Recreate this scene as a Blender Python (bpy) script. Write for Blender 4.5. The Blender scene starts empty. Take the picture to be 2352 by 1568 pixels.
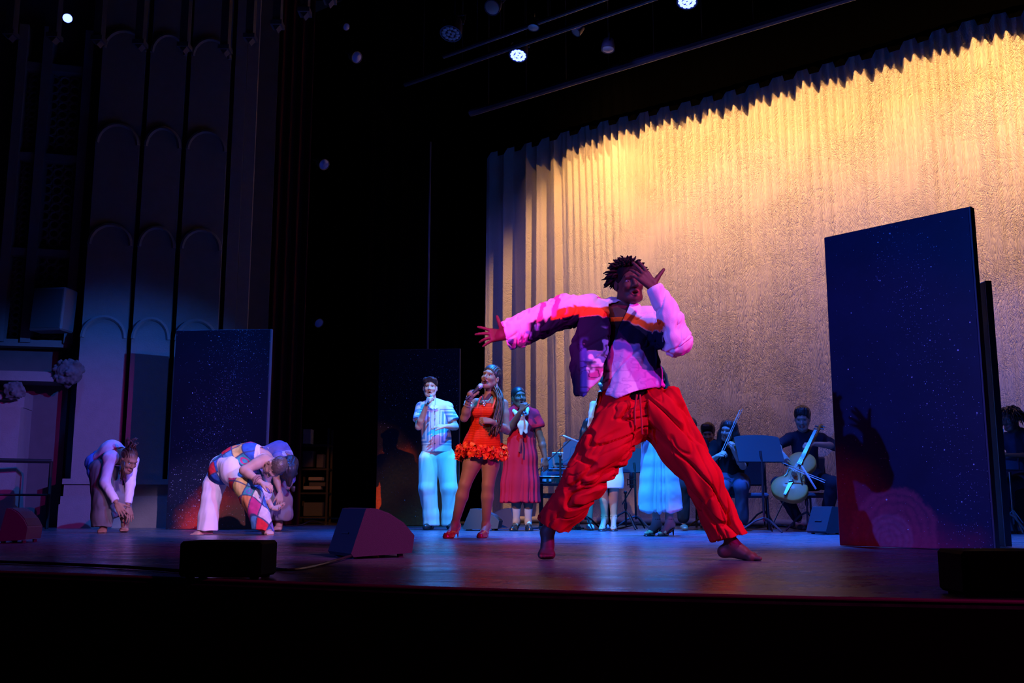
import bpy, bmesh, math, random
import numpy as np
from mathutils import Vector, Matrix
random.seed(7)
SC = bpy.context.scene
COL = SC.collection
PI = math.pi
# ------------------------------------------------------------------ camera
FPX, HC, PITCH = 2287.0, 0.34, math.atan(366 / 2287.0)
cam_d = bpy.data.cameras.new('camera'); cam = bpy.data.objects.new('camera', cam_d); COL.objects.link(cam)
cam_d.sensor_width = 36.0; cam_d.lens = 36.0 * FPX / 2352.0; cam_d.clip_end = 200
cam.location = (0, 0, HC); cam.rotation_euler = (PI / 2 + PITCH, 0, 0)
SC.camera = cam
CP, SP = math.cos(PITCH), math.sin(PITCH)
def at(px, py, Y):
    """point of the scene seen at that place of the photograph, Y metres in front of the camera"""
    u = (px - 1176) / FPX; v = (784 - py) / FPX
    t = Y / (CP - v * SP)
    return np.array([u * t, Y, HC + t * (SP + v * CP)])
def gp(px, py):
    u = (px - 1176) / FPX; v = (784 - py) / FPX
    t = -HC / (SP + v * CP)
    return np.array([u * t, t * (CP - v * SP), 0.0])
def gx(px, Y):
    """floor point under pixel column px (near the horizon) at depth Y"""
    v = (784 - (1150 + HC * FPX / Y)) / FPX
    return np.array([(px - 1176) / FPX * Y / (CP - v * SP), Y, 0.0])
# ------------------------------------------------------------------ world, exposure
w = bpy.data.worlds.new('world'); SC.world = w; w.use_nodes = True
w.node_tree.nodes['Background'].inputs[0].default_value = (0.02, 0.03, 0.12, 1)
w.node_tree.nodes['Background'].inputs[1].default_value = 0.03
SC.view_settings.view_transform = 'Standard'; SC.view_settings.look = 'None'
SC.view_settings.exposure = 0.0; SC.view_settings.gamma = 1.0; SC.view_settings.use_curve_mapping = False
SC.cycles.max_bounces = 5
SC.cycles.sample_clamp_indirect = 4.0
# ------------------------------------------------------------------ stage lights (lamps hung in the rig or in the house, plus a few added fill spots)
def spot(name, loc, to, col, watts, deg=30, blend=0.3, size=0.08):
    d = bpy.data.lights.new(name, 'SPOT'); d.color = col; d.energy = watts; d.spot_size = math.radians(deg)
    d.spot_blend = blend; d.shadow_soft_size = size
    o = bpy.data.objects.new(name, d); COL.objects.link(o); o.location = loc
    o.rotation_euler = (Vector(to) - Vector(loc)).to_track_quat('-Z', 'Y').to_euler()
    return o
BLUE = (0.015, 0.14, 1.0); AZURE = (0.02, 0.38, 1.0); AMBER = (1.0, 0.50, 0.16)
CA = np.array([-0.40, 16.6]); CB = np.array([7.2, 10.75])          # the back curtain's line on the floor
cdir = (CB - CA) / np.linalg.norm(CB - CA); cnrm = np.array([-cdir[1], cdir[0]]); cnrm = -cnrm if cnrm[1] > 0 else cnrm
CLEN = float(np.linalg.norm(CB - CA))
def onC(s, off=0.0):
    p = CA + cdir * s + cnrm * off; return p
# amber striplights high over the stage, shuttered so that they only graze the back curtain
def strip(name, s0, s1, off, z, tilt, col, watts, spread):
    d = bpy.data.lights.new(name, 'AREA'); d.shape = 'RECTANGLE'; d.size = s1 - s0; d.size_y = 0.10; d.color = col; d.energy = watts; d.spread = math.radians(spread)
    o = bpy.data.objects.new(name, d); COL.objects.link(o); p = onC((s0 + s1) / 2, off); o.location = (p[0], p[1], z)
    dn = Vector((-cnrm[0] * math.sin(tilt), -cnrm[1] * math.sin(tilt), -math.cos(tilt))); X = Vector((cdir[0], cdir[1], 0)); Z = -dn; Y = Z.cross(X)
    o.rotation_euler = Matrix((X, Y, Z)).transposed().to_euler(); return o
for s0, s1, wt in ((2.0, 2.9, 34), (3.0, 5.6, 92), (5.7, 7.4, 56), (7.5, 9.6, 84)):
    strip('amber_striplight', s0, s1, 2.8, 9.6, math.radians(32), AMBER, wt * .80, 33)
p, q = onC(4.2, 1.5), onC(1.1, 0.0); spot('amber_side_lamp', (p[0], p[1], 9.4), (q[0], q[1], 3.2), AMBER, 2500, 27, 0.8, 0.06)
# dim violet flood on the back curtain
for s_, wt in ((1.5, 260), (4.6, 300), (7.6, 300)):
    p, q = onC(s_, 4.3), onC(s_, 0.0); spot('curtain_flood_lamp', (p[0], p[1], 5.9), (q[0], q[1], 2.2), (0.14, 0.15, 1.0), wt * .8, 80, 0.9, 0.1)
# blue wash straight down over the upstage half
for (x, y, z, tx, ty, wt, dg) in [(-2.4, 11.8, 6.3, -2.6, 11.3, 1500, 60), (0.2, 11.3, 6.0, 0.2, 10.9, 8500, 56), (2.2, 10.1, 6.0, 2.1, 9.9, 8500, 56), (3.9, 8.9, 6.0, 3.9, 9.0, 6500, 50), (-5.2, 11.6, 6.2, -4.6, 11.0, 700, 70)]:
    spot('blue_wash_lamp', (x, y, z), (tx, ty, 0), BLUE, wt, dg, 0.9, 0.12)
# lamps in the house: blue from the left, magenta from the right, red from the left
spot('house_blue_lamp', (-6.2, -1.5, 4.2), (1.9, 6.9, 1.15), (0.02, 0.12, 1.0), 3200, 23, 0.3, 0.04)
spot('house_magenta_lamp', (7.0, 0.4, 4.1), (-0.1, 7.2, 1.05), (1.0, 0.008, 0.62), 2700, 25, 0.5, 0.04)
spot('house_red_lamp', (-3.6, -1.2, 4.0), (1.9, 6.8, 0.75), (1.0, 0.0, 0.22), 260, 20, 0.4, 0.04)
spot('hand_fill_spot', (-3.6, -1.2, 4.0), (0.10, 5.85, 1.38), (1.0, 0.0, 0.30), 6500, 6.0, 0.6, 0.04)  # added narrow spot, only there to brighten the dancer's outstretched hand
spot('house_wall_lamp', (8.6, 1.0, 4.6), (-5.5, 13.2, 0.9), (0.04, 0.2, 1.0), 10500, 14.5, 0.8, 0.04)
# keys and added fills
spot('lavender_key_lamp', (4.2, 2.6, 6.6), (0.75, 5.9, 0.95), (0.85, 0.36, 1.0), 1300, 21, 0.5, 0.05)
spot('singer_key_lamp', (-4.2, 1.5, 4.8), (-0.22, 9.7, 1.12), (1.0, 0.48, 0.36), 3100, 13, 0.6, 0.04)
spot('dune_lamp', (3.6, 0.0, 5.2), (-2.05, 13.8, 0.75), (1.0, 0.28, 0.06), 4200, 5.2, 0.4, 0.04)
spot('dancer_side_lamp', (0.4, 3.0, 4.6), (-3.1, 10.5, 0.45), (0.82, 0.52, 1.0), 3000, 14, 0.5, 0.05)
spot('singers_azure_lamp', (0.5, 8.0, 6.4), (0.4, 11.1, 0.9), AZURE, 5000, 38, 0.5, 0.05)
spot('monitor_fill_spot', (-6.0, 3.0, 3.0), (-0.95, 6.4, 0.15), (0.06, 0.12, 1.0), 900, 9, 0.5, 0.04)  # added spot that turns the nearest monitor's left face blue
spot('lip_fill_spot', (5.4, -1.5, 3.2), (0.6, 4.1, 0.0), (1.0, 0.0, 0.40), 230, 42, 0.8, 0.04)  # added magenta fill to bring out the stage lip and front floor
# ------------------------------------------------------------------ mesh building
ORG = {}
def V(*a): return np.array(a, float)
def nrm(v): v = np.asarray(v, float); return v / (np.linalg.norm(v) + 1e-12)
def frame(axis, hint=(0, 0, 1)):
    a = nrm(axis); h = np.asarray(hint, float)
    if abs(a @ nrm(h)) > 0.95: h = V(1, 0, 0) if abs(a[0]) < 0.9 else V(0, 1, 0)
    x = nrm(np.cross(h, a)); y = np.cross(a, x)
    return x, y, a
class MB:
    """collects simple solids into one mesh"""
    def __init__(s): s.v = []; s.f = []; s.n = 0; s.c = []
    def add(s, vs, fs, col=None):
        s.v.extend([tuple(map(float, p)) for p in vs]); s.f.extend([tuple(i + s.n for i in f) for f in fs])
        s.c.extend([col or (1, 1, 1)] * len(vs)); s.n += len(vs); return s
    def box(s, c, size, ax=None, col=None, bev=0.0):
        c = np.asarray(c, float); hx, hy, hz = [q / 2 for q in size]
        A = np.eye(3) if ax is None else np.array(ax, float)
        if bev <= 0:
            vs = [c + A.T @ V(x * hx, y * hy, z * hz) for x in (-1, 1) for y in (-1, 1) for z in (-1, 1)]
            return s.add(vs, [(0, 1, 3, 2), (4, 6, 7, 5), (0, 4, 5, 1), (2, 3, 7, 6), (0, 2, 6, 4), (1, 5, 7, 3)], col)
        b = min(bev, hx * .9, hy * .9, hz * .9); vs = []; idx = {}
        for x in (-1, 1):
            for y in (-1, 1):
                for z in (-1, 1):
                    for k, q in enumerate(((hx, hy - b, hz - b), (hx - b, hy, hz - b), (hx - b, hy - b, hz))):
                        idx[(x, y, z, k)] = len(vs); vs.append(c + A.T @ V(x * q[0], y * q[1], z * q[2]))
        fs = []
        for k in range(3):
            o = [a for a in range(3) if a != k]
            for sg in (-1, 1):
                r = []
                for p, q in ((-1, -1), (1, -1), (1, 1), (-1, 1)):
                    t = [0, 0, 0]; t[k] = sg; t[o[0]] = p; t[o[1]] = q; r.append(idx[(*t, k)])
                fs.append(tuple(r))
        for k in range(3):
            o = [a for a in range(3) if a != k]
            for p in (-1, 1):
                for q in (-1, 1):
                    r = []
                    for e, m in ((-1, o[0]), (-1, o[1]), (1, o[1]), (1, o[0])):
                        t = [0, 0, 0]; t[k] = e; t[o[0]] = p; t[o[1]] = q; r.append(idx[(*t, m)])
                    fs.append(tuple(r))
        for x in (-1, 1):
            for y in (-1, 1):
                for z in (-1, 1): fs.append(tuple(idx[(x, y, z, k)] for k in range(3)))
        return s.add(vs, fs, col)
    def tube(s, pts, rad, seg=8, col=None, flat=None, caps=True):
        pts = [np.asarray(p, float) for p in pts]; n = len(pts)
        rad = [rad] * n if np.isscalar(rad) else list(rad)
        vs = []; fs = []; X = None
        for i, p in enumerate(pts):
            d = pts[min(i + 1, n - 1)] - pts[max(i - 1, 0)]; d = nrm(d)
            if X is None: X, Y, _ = frame(d)
            else:
                X = nrm(X - d * (X @ d)); Y = np.cross(d, X)
            for k in range(seg):
                a = 2 * PI * k / seg; vs.append(p + (X * math.cos(a) + Y * math.sin(a)) * rad[i])
        for i in range(n - 1):
            for k in range(seg):
                k2 = (k + 1) % seg; fs.append((i * seg + k, i * seg + k2, (i + 1) * seg + k2, (i + 1) * seg + k))
        if caps: fs.append(tuple(range(seg))[::-1]); fs.append(tuple((n - 1) * seg + k for k in range(seg)))
        return s.add(vs, fs, col)
    def lathe(s, o, axis, prof, seg=20, col=None):
        """prof: list of (radius, height along axis)"""
        X, Y, A = frame(axis); o = np.asarray(o, float)
        vs = [o + A * h + (X * math.cos(2 * PI * k / seg) + Y * math.sin(2 * PI * k / seg)) * r for (r, h) in prof for k in range(seg)]
        fs = [(i * seg + k, i * seg + (k + 1) % seg, (i + 1) * seg + (k + 1) % seg, (i + 1) * seg + k) for i in range(len(prof) - 1) for k in range(seg)]
        fs.append(tuple(range(seg))[::-1]); fs.append(tuple((len(prof) - 1) * seg + k for k in range(seg)))
        return s.add(vs, fs, col)
    def prism(s, poly, o, X, Y, D, col=None):
        """polygon (x,y) in the plane o,X,Y, pushed along the vector D"""
        o, X, Y, D = [np.asarray(q, float) for q in (o, X, Y, D)]; n = len(poly)
        vs = [o + X * p[0] + Y * p[1] for p in poly] + [o + X * p[0] + Y * p[1] + D for p in poly]
        fs = [tuple(range(n))[::-1], tuple(range(n, 2 * n))] + [(i, (i + 1) % n, n + (i + 1) % n, n + i) for i in range(n)]
        return s.add(vs, fs, col)
    def grid(s, P, col=None, closed=False):
        """P: rows x cols x 3"""
        P = np.asarray(P, float); r, c = P.shape[:2]; vs = P.reshape(-1, 3); cc = c if closed else c - 1
        fs = [(i * c + j, i * c + (j + 1) % c, (i + 1) * c + (j + 1) % c, (i + 1) * c + j) for i in range(r - 1) for j in range(cc)]
        return s.add(vs, fs, col)
    def sphere(s, c, r, seg=12, rings=8, ax=None, col=None):
        r = (r, r, r) if np.isscalar(r) else r; A = np.eye(3) if ax is None else np.array(ax, float); c = np.asarray(c, float)
        vs = [c + A.T @ V(0, 0, r[2])]
        for i in range(1, rings):
            t = PI * i / rings
            for k in range(seg):
                a = 2 * PI * k / seg; vs.append(c + A.T @ V(r[0] * math.sin(t) * math.cos(a), r[1] * math.sin(t) * math.sin(a), r[2] * math.cos(t)))
        vs.append(c + A.T @ V(0, 0, -r[2])); L = len(vs) - 1
        fs = [(0, 1 + k, 1 + (k + 1) % seg) for k in range(seg)]
        for i in range(rings - 2):
            for k in range(seg):
                a = 1 + i * seg + k; b = 1 + i * seg + (k + 1) % seg; fs.append((a, a + seg, b + seg, b))
        fs += [(L, 1 + (rings - 2) * seg + (k + 1) % seg, 1 + (rings - 2) * seg + k) for k in range(seg)]
        return s.add(vs, fs, col)
    def build(s, name, m, parent=None, smooth=False, world=True, **props):
        v = np.array(s.v)
        off = ORG.get(parent.name) if (parent is not None and world) else None
        if off is not None: v = v - off
        me = bpy.data.meshes.new(name); me.from_pydata(v.tolist(), [], s.f); me.update()
        b = bmesh.new(); b.from_mesh(me); bmesh.ops.recalc_face_normals(b, faces=b.faces); b.to_mesh(me); b.free()
        if smooth:
            me.polygons.foreach_set('use_smooth', [True] * len(me.polygons))
            try: me.set_sharp_from_angle(angle=math.radians(40 if smooth is True else smooth))
            except Exception: pass
        if any(c != (1, 1, 1) for c in s.c): setcol(me, np.array(s.c))
        return link(name, me, m, parent, off, **props)
def setcol(me, c):
    a = me.color_attributes.new('col', 'FLOAT_COLOR', 'POINT')
    a.data.foreach_set('color', np.concatenate([c, np.ones((len(c), 1))], 1).astype(np.float32).ravel())
def link(name, me, m, parent=None, off=None, **props):
    o = bpy.data.objects.new(name, me); COL.objects.link(o)
    if m is not None: me.materials.append(m)
    if parent is not None:
        o.parent = parent
        if parent.name in ORG: ORG[o.name] = ORG[parent.name]
    for k, q in props.items(): o[k] = q
    return o
def thing(name, loc, label, cat, group=None, rz=0.0):
    o = bpy.data.objects.new(name, None); COL.objects.link(o); o.empty_display_size = 0.1
    o.location = loc; o.rotation_euler = (0, 0, rz); ORG[o.name] = np.asarray(loc, float)
    return tag(o, label, cat, group)
def tag(o, label, cat, group=None):
    o['label'] = label; o['category'] = cat
    if group: o['group'] = group
    return o
def struct(o, label=None):
    o['kind'] = 'structure'
    if label: o['label'] = label
    return o
def copy_tree(o, parent=None):
    c = o.copy(); COL.objects.link(c)
    if parent is not None: c.parent = parent
    for ch in list(o.children): copy_tree(ch, c)
    return c
# ------------------------------------------------------------------ materials
MATS = {}
def mat(name, col=(.5, .5, .5), rough=.6, metal=0.0, spec=.5, noise=0.0, nscale=20, bump=0.0, bscale=80, attr=False, emit=None, es=0.0, sheen=0.0, trans=0.0):
    if name in MATS: return MATS[name]
    m = bpy.data.materials.new(name); m.use_nodes = True; nt = m.node_tree; b = nt.nodes['Principled BSDF']
    b.inputs['Base Color'].default_value = (*col, 1); b.inputs['Roughness'].default_value = rough; b.inputs['Metallic'].default_value = metal
    b.inputs['Specular IOR Level'].default_value = spec
    if sheen: b.inputs['Sheen Weight'].default_value = sheen
    if trans: b.inputs['Transmission Weight'].default_value = trans
    src = None
    if attr:
        a = nt.nodes.new('ShaderNodeAttribute'); a.attribute_name = 'col'; src = a.outputs['Color']
    if noise or bump:
        tc = nt.nodes.new('ShaderNodeTexCoord')
    if noise:
        n = nt.nodes.new('ShaderNodeTexNoise'); n.inputs['Scale'].default_value = nscale; n.inputs['Detail'].default_value = 5
        nt.links.new(tc.outputs['Object'], n.inputs['Vector'])
        mr = nt.nodes.new('ShaderNodeMapRange'); mr.inputs['To Min'].default_value = 1 - noise; mr.inputs['To Max'].default_value = 1 + noise
        nt.links.new(n.outputs['Fac'], mr.inputs['Value'])
        mx = nt.nodes.new('ShaderNodeMix'); mx.data_type = 'RGBA'; mx.blend_type = 'MULTIPLY'; mx.inputs['Factor'].default_value = 1
        if src is not None: nt.links.new(src, mx.inputs[6])
        else: mx.inputs[6].default_value = (*col, 1)
        nt.links.new(mr.outputs['Result'], mx.inputs[7]); src = mx.outputs[2]
    if src is not None: nt.links.new(src, b.inputs['Base Color'])
    if bump:
        n2 = nt.nodes.new('ShaderNodeTexNoise'); n2.inputs['Scale'].default_value = bscale; n2.inputs['Detail'].default_value = 3
        nt.links.new(tc.outputs['Object'], n2.inputs['Vector'])
        bp = nt.nodes.new('ShaderNodeBump'); bp.inputs['Strength'].default_value = bump; bp.inputs['Distance'].default_value = 0.01
        nt.links.new(n2.outputs['Fac'], bp.inputs['Height']); nt.links.new(bp.outputs['Normal'], b.inputs['Normal'])
    if emit: b.inputs['Emission Color'].default_value = (*emit, 1); b.inputs['Emission Strength'].default_value = es
    MATS[name] = m
    return m
# ------------------------------------------------------------------ numpy value noise
def vnoise(P, scale=1.0, seed=0):
    P = np.asarray(P, np.float64) * scale; i = np.floor(P).astype(np.int64); f = P - i; f = f * f * (3 - 2 * f)
    def h(a, b, c):
        n = (a * 374761393 + b * 668265263 + c * 2147483647 + seed * 144269) & 0xffffffff
        n = ((n ^ (n >> 13)) * 1274126177) & 0xffffffff
        n = (n ^ (n >> 16)) & 0xffff
        return n / 32767.5 - 1
    r = 0
    for dx in (0, 1):
        for dy in (0, 1):
            for dz in (0, 1):
                wt = (f[..., 0] if dx else 1 - f[..., 0]) * (f[..., 1] if dy else 1 - f[..., 1]) * (f[..., 2] if dz else 1 - f[..., 2])
                r = r + wt * h(i[..., 0] + dx, i[..., 1] + dy, i[..., 2] + dz)
    return r
# ------------------------------------------------------------------ figures: blended solids meshed as one skin
class Sdf:
    def __init__(s, h=0.006, k=0.02): s.h = h; s.k = k; s.ops = []
    def cap(s, a, b, ra, rb=None, k=None, flat=None, sub=False):
        a = np.asarray(a, float); b = np.asarray(b, float); rb = ra if rb is None else rb
        R = max(ra, rb) * (max(1, flat[1]) if flat is not None else 1)
        s.ops.append(('cap', np.minimum(a, b) - R, np.maximum(a, b) + R, s.k if k is None else k, sub, (a, b, ra, rb, flat))); return s
    def limb(s, pts, rs, k=None, flat=None):
        for i in range(len(pts) - 1): s.cap(pts[i], pts[i + 1], rs[i], rs[i + 1], k, flat)
        return s
    def ell(s, c, r, A=None, k=None, sub=False):
        c = np.asarray(c, float); r = np.array([r, r, r] if np.isscalar(r) else r, float); A = np.eye(3) if A is None else np.array(A, float)
        e = np.sqrt(((A.T * r) ** 2).sum(1))
        s.ops.append(('ell', c - e, c + e, s.k if k is None else k, sub, (c, r, A))); return s
    def box(s, c, size, A=None, rnd=0.01, k=None, sub=False):
        c = np.asarray(c, float); r = np.array(size, float) / 2; A = np.eye(3) if A is None else np.array(A, float)
        e = (np.abs(A.T) * r).sum(1)
        s.ops.append(('box', c - e, c + e, s.k if k is None else k, sub, (c, r, A, rnd))); return s
    def cut(s, pt, n, reach=None):
        """removes what lies on the side the normal points to"""
        s.ops.append(('cut', np.asarray(pt, float), nrm(n), reach)); return s
    def shell(s, t): s.ops.append(('shell', t)); return s
    def fn(s, f): s.ops.append(('fn', f)); return s
    def mesh(s):
        h = s.h; B = [o for o in s.ops if o[0] in ('cap', 'ell', 'box') and not o[4]]
        lo = np.min([o[1] for o in B], 0) - 4 * h - .01; hi = np.max([o[2] for o in B], 0) + 4 * h + .01
        n = np.ceil((hi - lo) / h).astype(int) + 1
        F = np.full(n, 0.3, np.float32)
        ax = [(lo[i] + h * np.arange(n[i])).astype(np.float32) for i in range(3)]
        for o in s.ops:
            if o[0] == 'cut':
                _, pt, nn, reach = o
                if reach is None: i0 = np.zeros(3, int); i1 = n
                else:
                    i0 = np.maximum(0, np.floor((pt - reach - lo) / h).astype(int)); i1 = np.minimum(n, np.ceil((pt + reach - lo) / h).astype(int))
                sl = tuple(slice(i0[i], i1[i]) for i in range(3))
                if min(i1 - i0) <= 0: continue
                d = (ax[0][sl[0]] - pt[0])[:, None, None] * nn[0] + (ax[1][sl[1]] - pt[1])[None, :, None] * nn[1] + (ax[2][sl[2]] - pt[2])[None, None, :] * nn[2]
                F[sl] = np.maximum(F[sl], d.astype(np.float32)); continue
            if o[0] == 'shell': F = np.maximum(F, -(F + np.float32(o[1]))); continue
            if o[0] == 'fn':
                F = o[1](F, ax); continue
            typ, l, u, k, sub, q = o
            pad = k + 3 * h
            i0 = np.maximum(0, np.floor((l - pad - lo) / h).astype(int)); i1 = np.minimum(n, np.ceil((u + pad - lo) / h).astype(int) + 1)
            if min(i1 - i0) <= 0: continue
            sl = tuple(slice(i0[i], i1[i]) for i in range(3))
            X = ax[0][sl[0]][:, None, None]; Y = ax[1][sl[1]][None, :, None]; Z = ax[2][sl[2]][None, None, :]
            if typ == 'cap':
                a, b, ra, rb, flat = q
                ba = b - a; px, py, pz = X - np.float32(a[0]), Y - np.float32(a[1]), Z - np.float32(a[2])
                if flat is not None:
                    fnv = nrm(flat[0]); sc = flat[1]; g = 1 / sc - 1
                    dt = (px * np.float32(fnv[0]) + py * np.float32(fnv[1]) + pz * np.float32(fnv[2])) * np.float32(g)
                    px = px + dt * np.float32(fnv[0]); py = py + dt * np.float32(fnv[1]); pz = pz + dt * np.float32(fnv[2])
                    ba = ba + fnv * ((ba @ fnv) * g)
                L = float(ba @ ba) + 1e-9
                t = np.clip((px * np.float32(ba[0]) + py * np.float32(ba[1]) + pz * np.float32(ba[2])) / np.float32(L), 0, 1)
                dx = px - t * np.float32(ba[0]); dy = py - t * np.float32(ba[1]); dz = pz - t * np.float32(ba[2])
                d = np.sqrt(dx * dx + dy * dy + dz * dz) - (np.float32(ra) + t * np.float32(rb - ra))
                if flat is not None and flat[1] < 1: d = d * np.float32(flat[1])
            else:
                c, r, A = q[:3]
                px, py, pz = X - np.float32(c[0]), Y - np.float32(c[1]), Z - np.float32(c[2])
                e = [px * np.float32(A[i][0]) + py * np.float32(A[i][1]) + pz * np.float32(A[i][2]) for i in range(3)]
                if typ == 'ell':
                    k0 = np.sqrt(sum((e[i] / np.float32(r[i])) ** 2 for i in range(3))); k1 = np.sqrt(sum((e[i] / np.float32(r[i] ** 2)) ** 2 for i in range(3)))
                    d = k0 * (k0 - 1) / np.maximum(k1, 1e-6)
                else:
                    rd = q[3]; g = [np.abs(e[i]) - np.float32(r[i] - rd) for i in range(3)]
                    d = np.sqrt(sum(np.maximum(x, 0) ** 2 for x in g)) + np.minimum(np.maximum(np.maximum(g[0], g[1]), g[2]), 0) - np.float32(rd)
            f = F[sl]
            if sub:
                d = -d
                if k > 0: hh = np.maximum(k - np.abs(f - d), 0) / k; F[sl] = np.maximum(f, d) + hh * hh * np.float32(k * .25)
                else: F[sl] = np.maximum(f, d)
            else:
                if k > 0: hh = np.maximum(k - np.abs(f - d), 0) / k; F[sl] = np.minimum(f, d) - hh * hh * np.float32(k * .25)
                else: F[sl] = np.minimum(f, d)
        return surfnet(F, lo, h)
def surfnet(F, lo, h):
    S = F < 0; c8 = np.zeros(tuple(x - 1 for x in F.shape), np.uint8)
    offs = [(a, b, c) for a in (0, 1) for b in (0, 1) for c in (0, 1)]
    nx, ny, nz = c8.shape
    for (a, b, c) in offs: c8 += S[a:a + nx, b:b + ny, c:c + nz]
    act = (c8 > 0) & (c8 < 8); I = np.argwhere(act)
    val = np.stack([F[I[:, 0] + a, I[:, 1] + b, I[:, 2] + c] for (a, b, c) in offs], 1)
    P = np.zeros((len(I), 3)); cnt = np.zeros(len(I))
    for i in range(8):
        for j in range(i + 1, 8):
            di = np.array(offs[j]) - np.array(offs[i])
            if np.abs(di).sum() != 1: continue
            va, vb = val[:, i], val[:, j]; m = (va < 0) != (vb < 0)
            t = va[m] / (va[m] - vb[m]); P[m] += np.array(offs[i]) + t[:, None] * di; cnt[m] += 1
    P = lo + h * (I + P / cnt[:, None])
    vid = np.full(act.shape, -1, np.int32); vid[act] = np.arange(len(I))
    Q = []
    for axn in range(3):
        b, c = (axn + 1) % 3, (axn + 2) % 3
        s0 = [slice(1, -1)] * 3; s1 = [slice(1, -1)] * 3; s0[axn] = slice(0, -1); s1[axn] = slice(1, None)
        A0 = S[tuple(s0)]; A1 = S[tuple(s1)]; E = np.argwhere(A0 != A1); ins = A0[tuple(E.T)]
        E = E + 1; E[:, axn] -= 1
        def cell(db, dc):
            G = E.copy(); G[:, b] += db; G[:, c] += dc; return vid[tuple(G.T)]
        q = np.stack([cell(-1, -1), cell(0, -1), cell(0, 0), cell(-1, 0)], 1)
        q[~ins] = q[~ins][:, ::-1]; Q.append(q)
    return P, np.concatenate(Q)
def vnormals(P, Q):
    n = np.cross(P[Q[:, 2]] - P[Q[:, 0]], P[Q[:, 3]] - P[Q[:, 1]]); N = np.zeros_like(P)
    for k in range(4): 
        for a in range(3): N[:, a] += np.bincount(Q[:, k], n[:, a], len(P))
    return N / (np.linalg.norm(N, axis=1, keepdims=True) + 1e-12)
def relax(P, Q, it=1):
    for _ in range(it):
        A = np.zeros_like(P); C = np.zeros(len(P))
        for k in range(4):
            o = Q[:, k]; p = P[Q[:, (k + 1) % 4]] + P[Q[:, (k + 3) % 4]]
            for a in range(3): A[:, a] += np.bincount(o, p[:, a], len(P))
            C += np.bincount(o, minlength=len(P)) * 2
        P = 0.5 * P + 0.5 * A / C[:, None]
    return P
def quadmesh(name, P, Q, m, parent=None, col=None, smooth=True, **props):
    off = ORG.get(parent.name) if parent is not None else None
    me = bpy.data.meshes.new(name); p = P - off if off is not None else P
    me.vertices.add(len(p)); me.vertices.foreach_set('co', p.astype(np.float32).ravel())
    me.loops.add(Q.size); me.loops.foreach_set('vertex_index', Q.astype(np.int32).ravel())
    me.polygons.add(len(Q)); me.polygons.foreach_set('loop_start', np.arange(0, Q.size, 4, dtype=np.int32))
    me.polygons.foreach_set('use_smooth', np.full(len(Q), smooth)); me.update(calc_edges=True)
    if col is not None: setcol(me, col)
    return link(name, me, m, parent, off, **props)
def sdfobj(name, S, m, parent=None, color=None, disp=None, it=1, **props):
    """mesh the blended solid; color(P, N) -> rgb per vertex, disp(P, N) -> offset along the normal"""
    P, Q = S.mesh(); P = relax(P, Q, it) if it else P; N = vnormals(P, Q)
    c = color(P, N) if color else None
    if disp: P = P + N * np.asarray(disp(P, N))[:, None]
    return quadmesh(name, P, Q, m, parent, c, **props)
# ------------------------------------------------------------------ setting
def plane_at(px, py, off):
    """point under that pixel on the upright plane parallel to the back curtain, off metres in front of it"""
    a = at(px, py, 1.0); b = at(px, py, 2.0); d = b - a; o = a - d
    n = cnrm; t = (off + CA @ n - o[:2] @ n) / (d[:2] @ n)
    return o + d * t
def floor_mat():
    m = mat('stage_floor_paint', (.045, .05, .065), .45, spec=.3); nt = m.node_tree; b = nt.nodes['Principled BSDF']
    tc = nt.nodes.new('ShaderNodeTexCoord')
    n = nt.nodes.new('ShaderNodeTexNoise'); n.inputs['Scale'].default_value = 1.6; n.inputs['Detail'].default_value = 8; n.inputs['Roughness'].default_value = .7
    mp = nt.nodes.new('ShaderNodeMapping'); mp.inputs['Scale'].default_value = (1.0, 2.6, 1); mp.inputs['Rotation'].default_value = (0, 0, -.66)
    nt.links.new(tc.outputs['Object'], mp.inputs['Vector']); nt.links.new(mp.outputs['Vector'], n.inputs['Vector'])
    r = nt.nodes.new('ShaderNodeMapRange'); r.inputs['From Min'].default_value = .3; r.inputs['From Max'].default_value = .7; r.inputs['To Min'].default_value = .20; r.inputs['To Max'].default_value = .38
    nt.links.new(n.outputs['Fac'], r.inputs['Value']); nt.links.new(r.outputs['Result'], b.inputs['Roughness'])
    n2 = nt.nodes.new('ShaderNodeTexNoise'); n2.inputs['Scale'].default_value = 6; n2.inputs['Detail'].default_value = 10; n2.inputs['Roughness'].default_value = .75
    nt.links.new(mp.outputs['Vector'], n2.inputs['Vector'])
    cr = nt.nodes.new('ShaderNodeValToRGB'); cr.color_ramp.elements[0].color = (.05, .055, .07, 1); cr.color_ramp.elements[1].color = (.13, .135, .15, 1)
    cr.color_ramp.elements[0].position = .4; cr.color_ramp.elements[1].position = .75
    nt.links.new(n2.outputs['Fac'], cr.inputs['Fac']); nt.links.new(cr.outputs['Color'], b.inputs['Base Color'])
    bp = nt.nodes.new('ShaderNodeBump'); bp.inputs['Strength'].default_value = .12; bp.inputs['Distance'].default_value = .01
    nt.links.new(n2.outputs['Fac'], bp.inputs['Height']); nt.links.new(bp.outputs['Normal'], b.inputs['Normal'])
    return m
EDGE = [gp(-420, 1296), gp(-200, 1303), gp(0, 1310), gp(250, 1319), gp(500, 1329), gp(800, 1340), gp(1000, 1347), gp(1300, 1356), gp(1600, 1363), gp(1900, 1370), gp(2210, 1376), gp(2500, 1381), gp(2900, 1386)]
fl = MB(); poly = [(p[0], p[1]) for p in EDGE] + [(14, 6), (14, 19), (-16, 19), (-16, EDGE[0][1])]
fl.prism(poly, (0, 0, -.05), (1, 0, 0), (0, 1, 0), (0, 0, .05))
struct(fl.build('floor', floor_mat()), 'dark scuffed stage floor with a bowed front edge')
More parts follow.
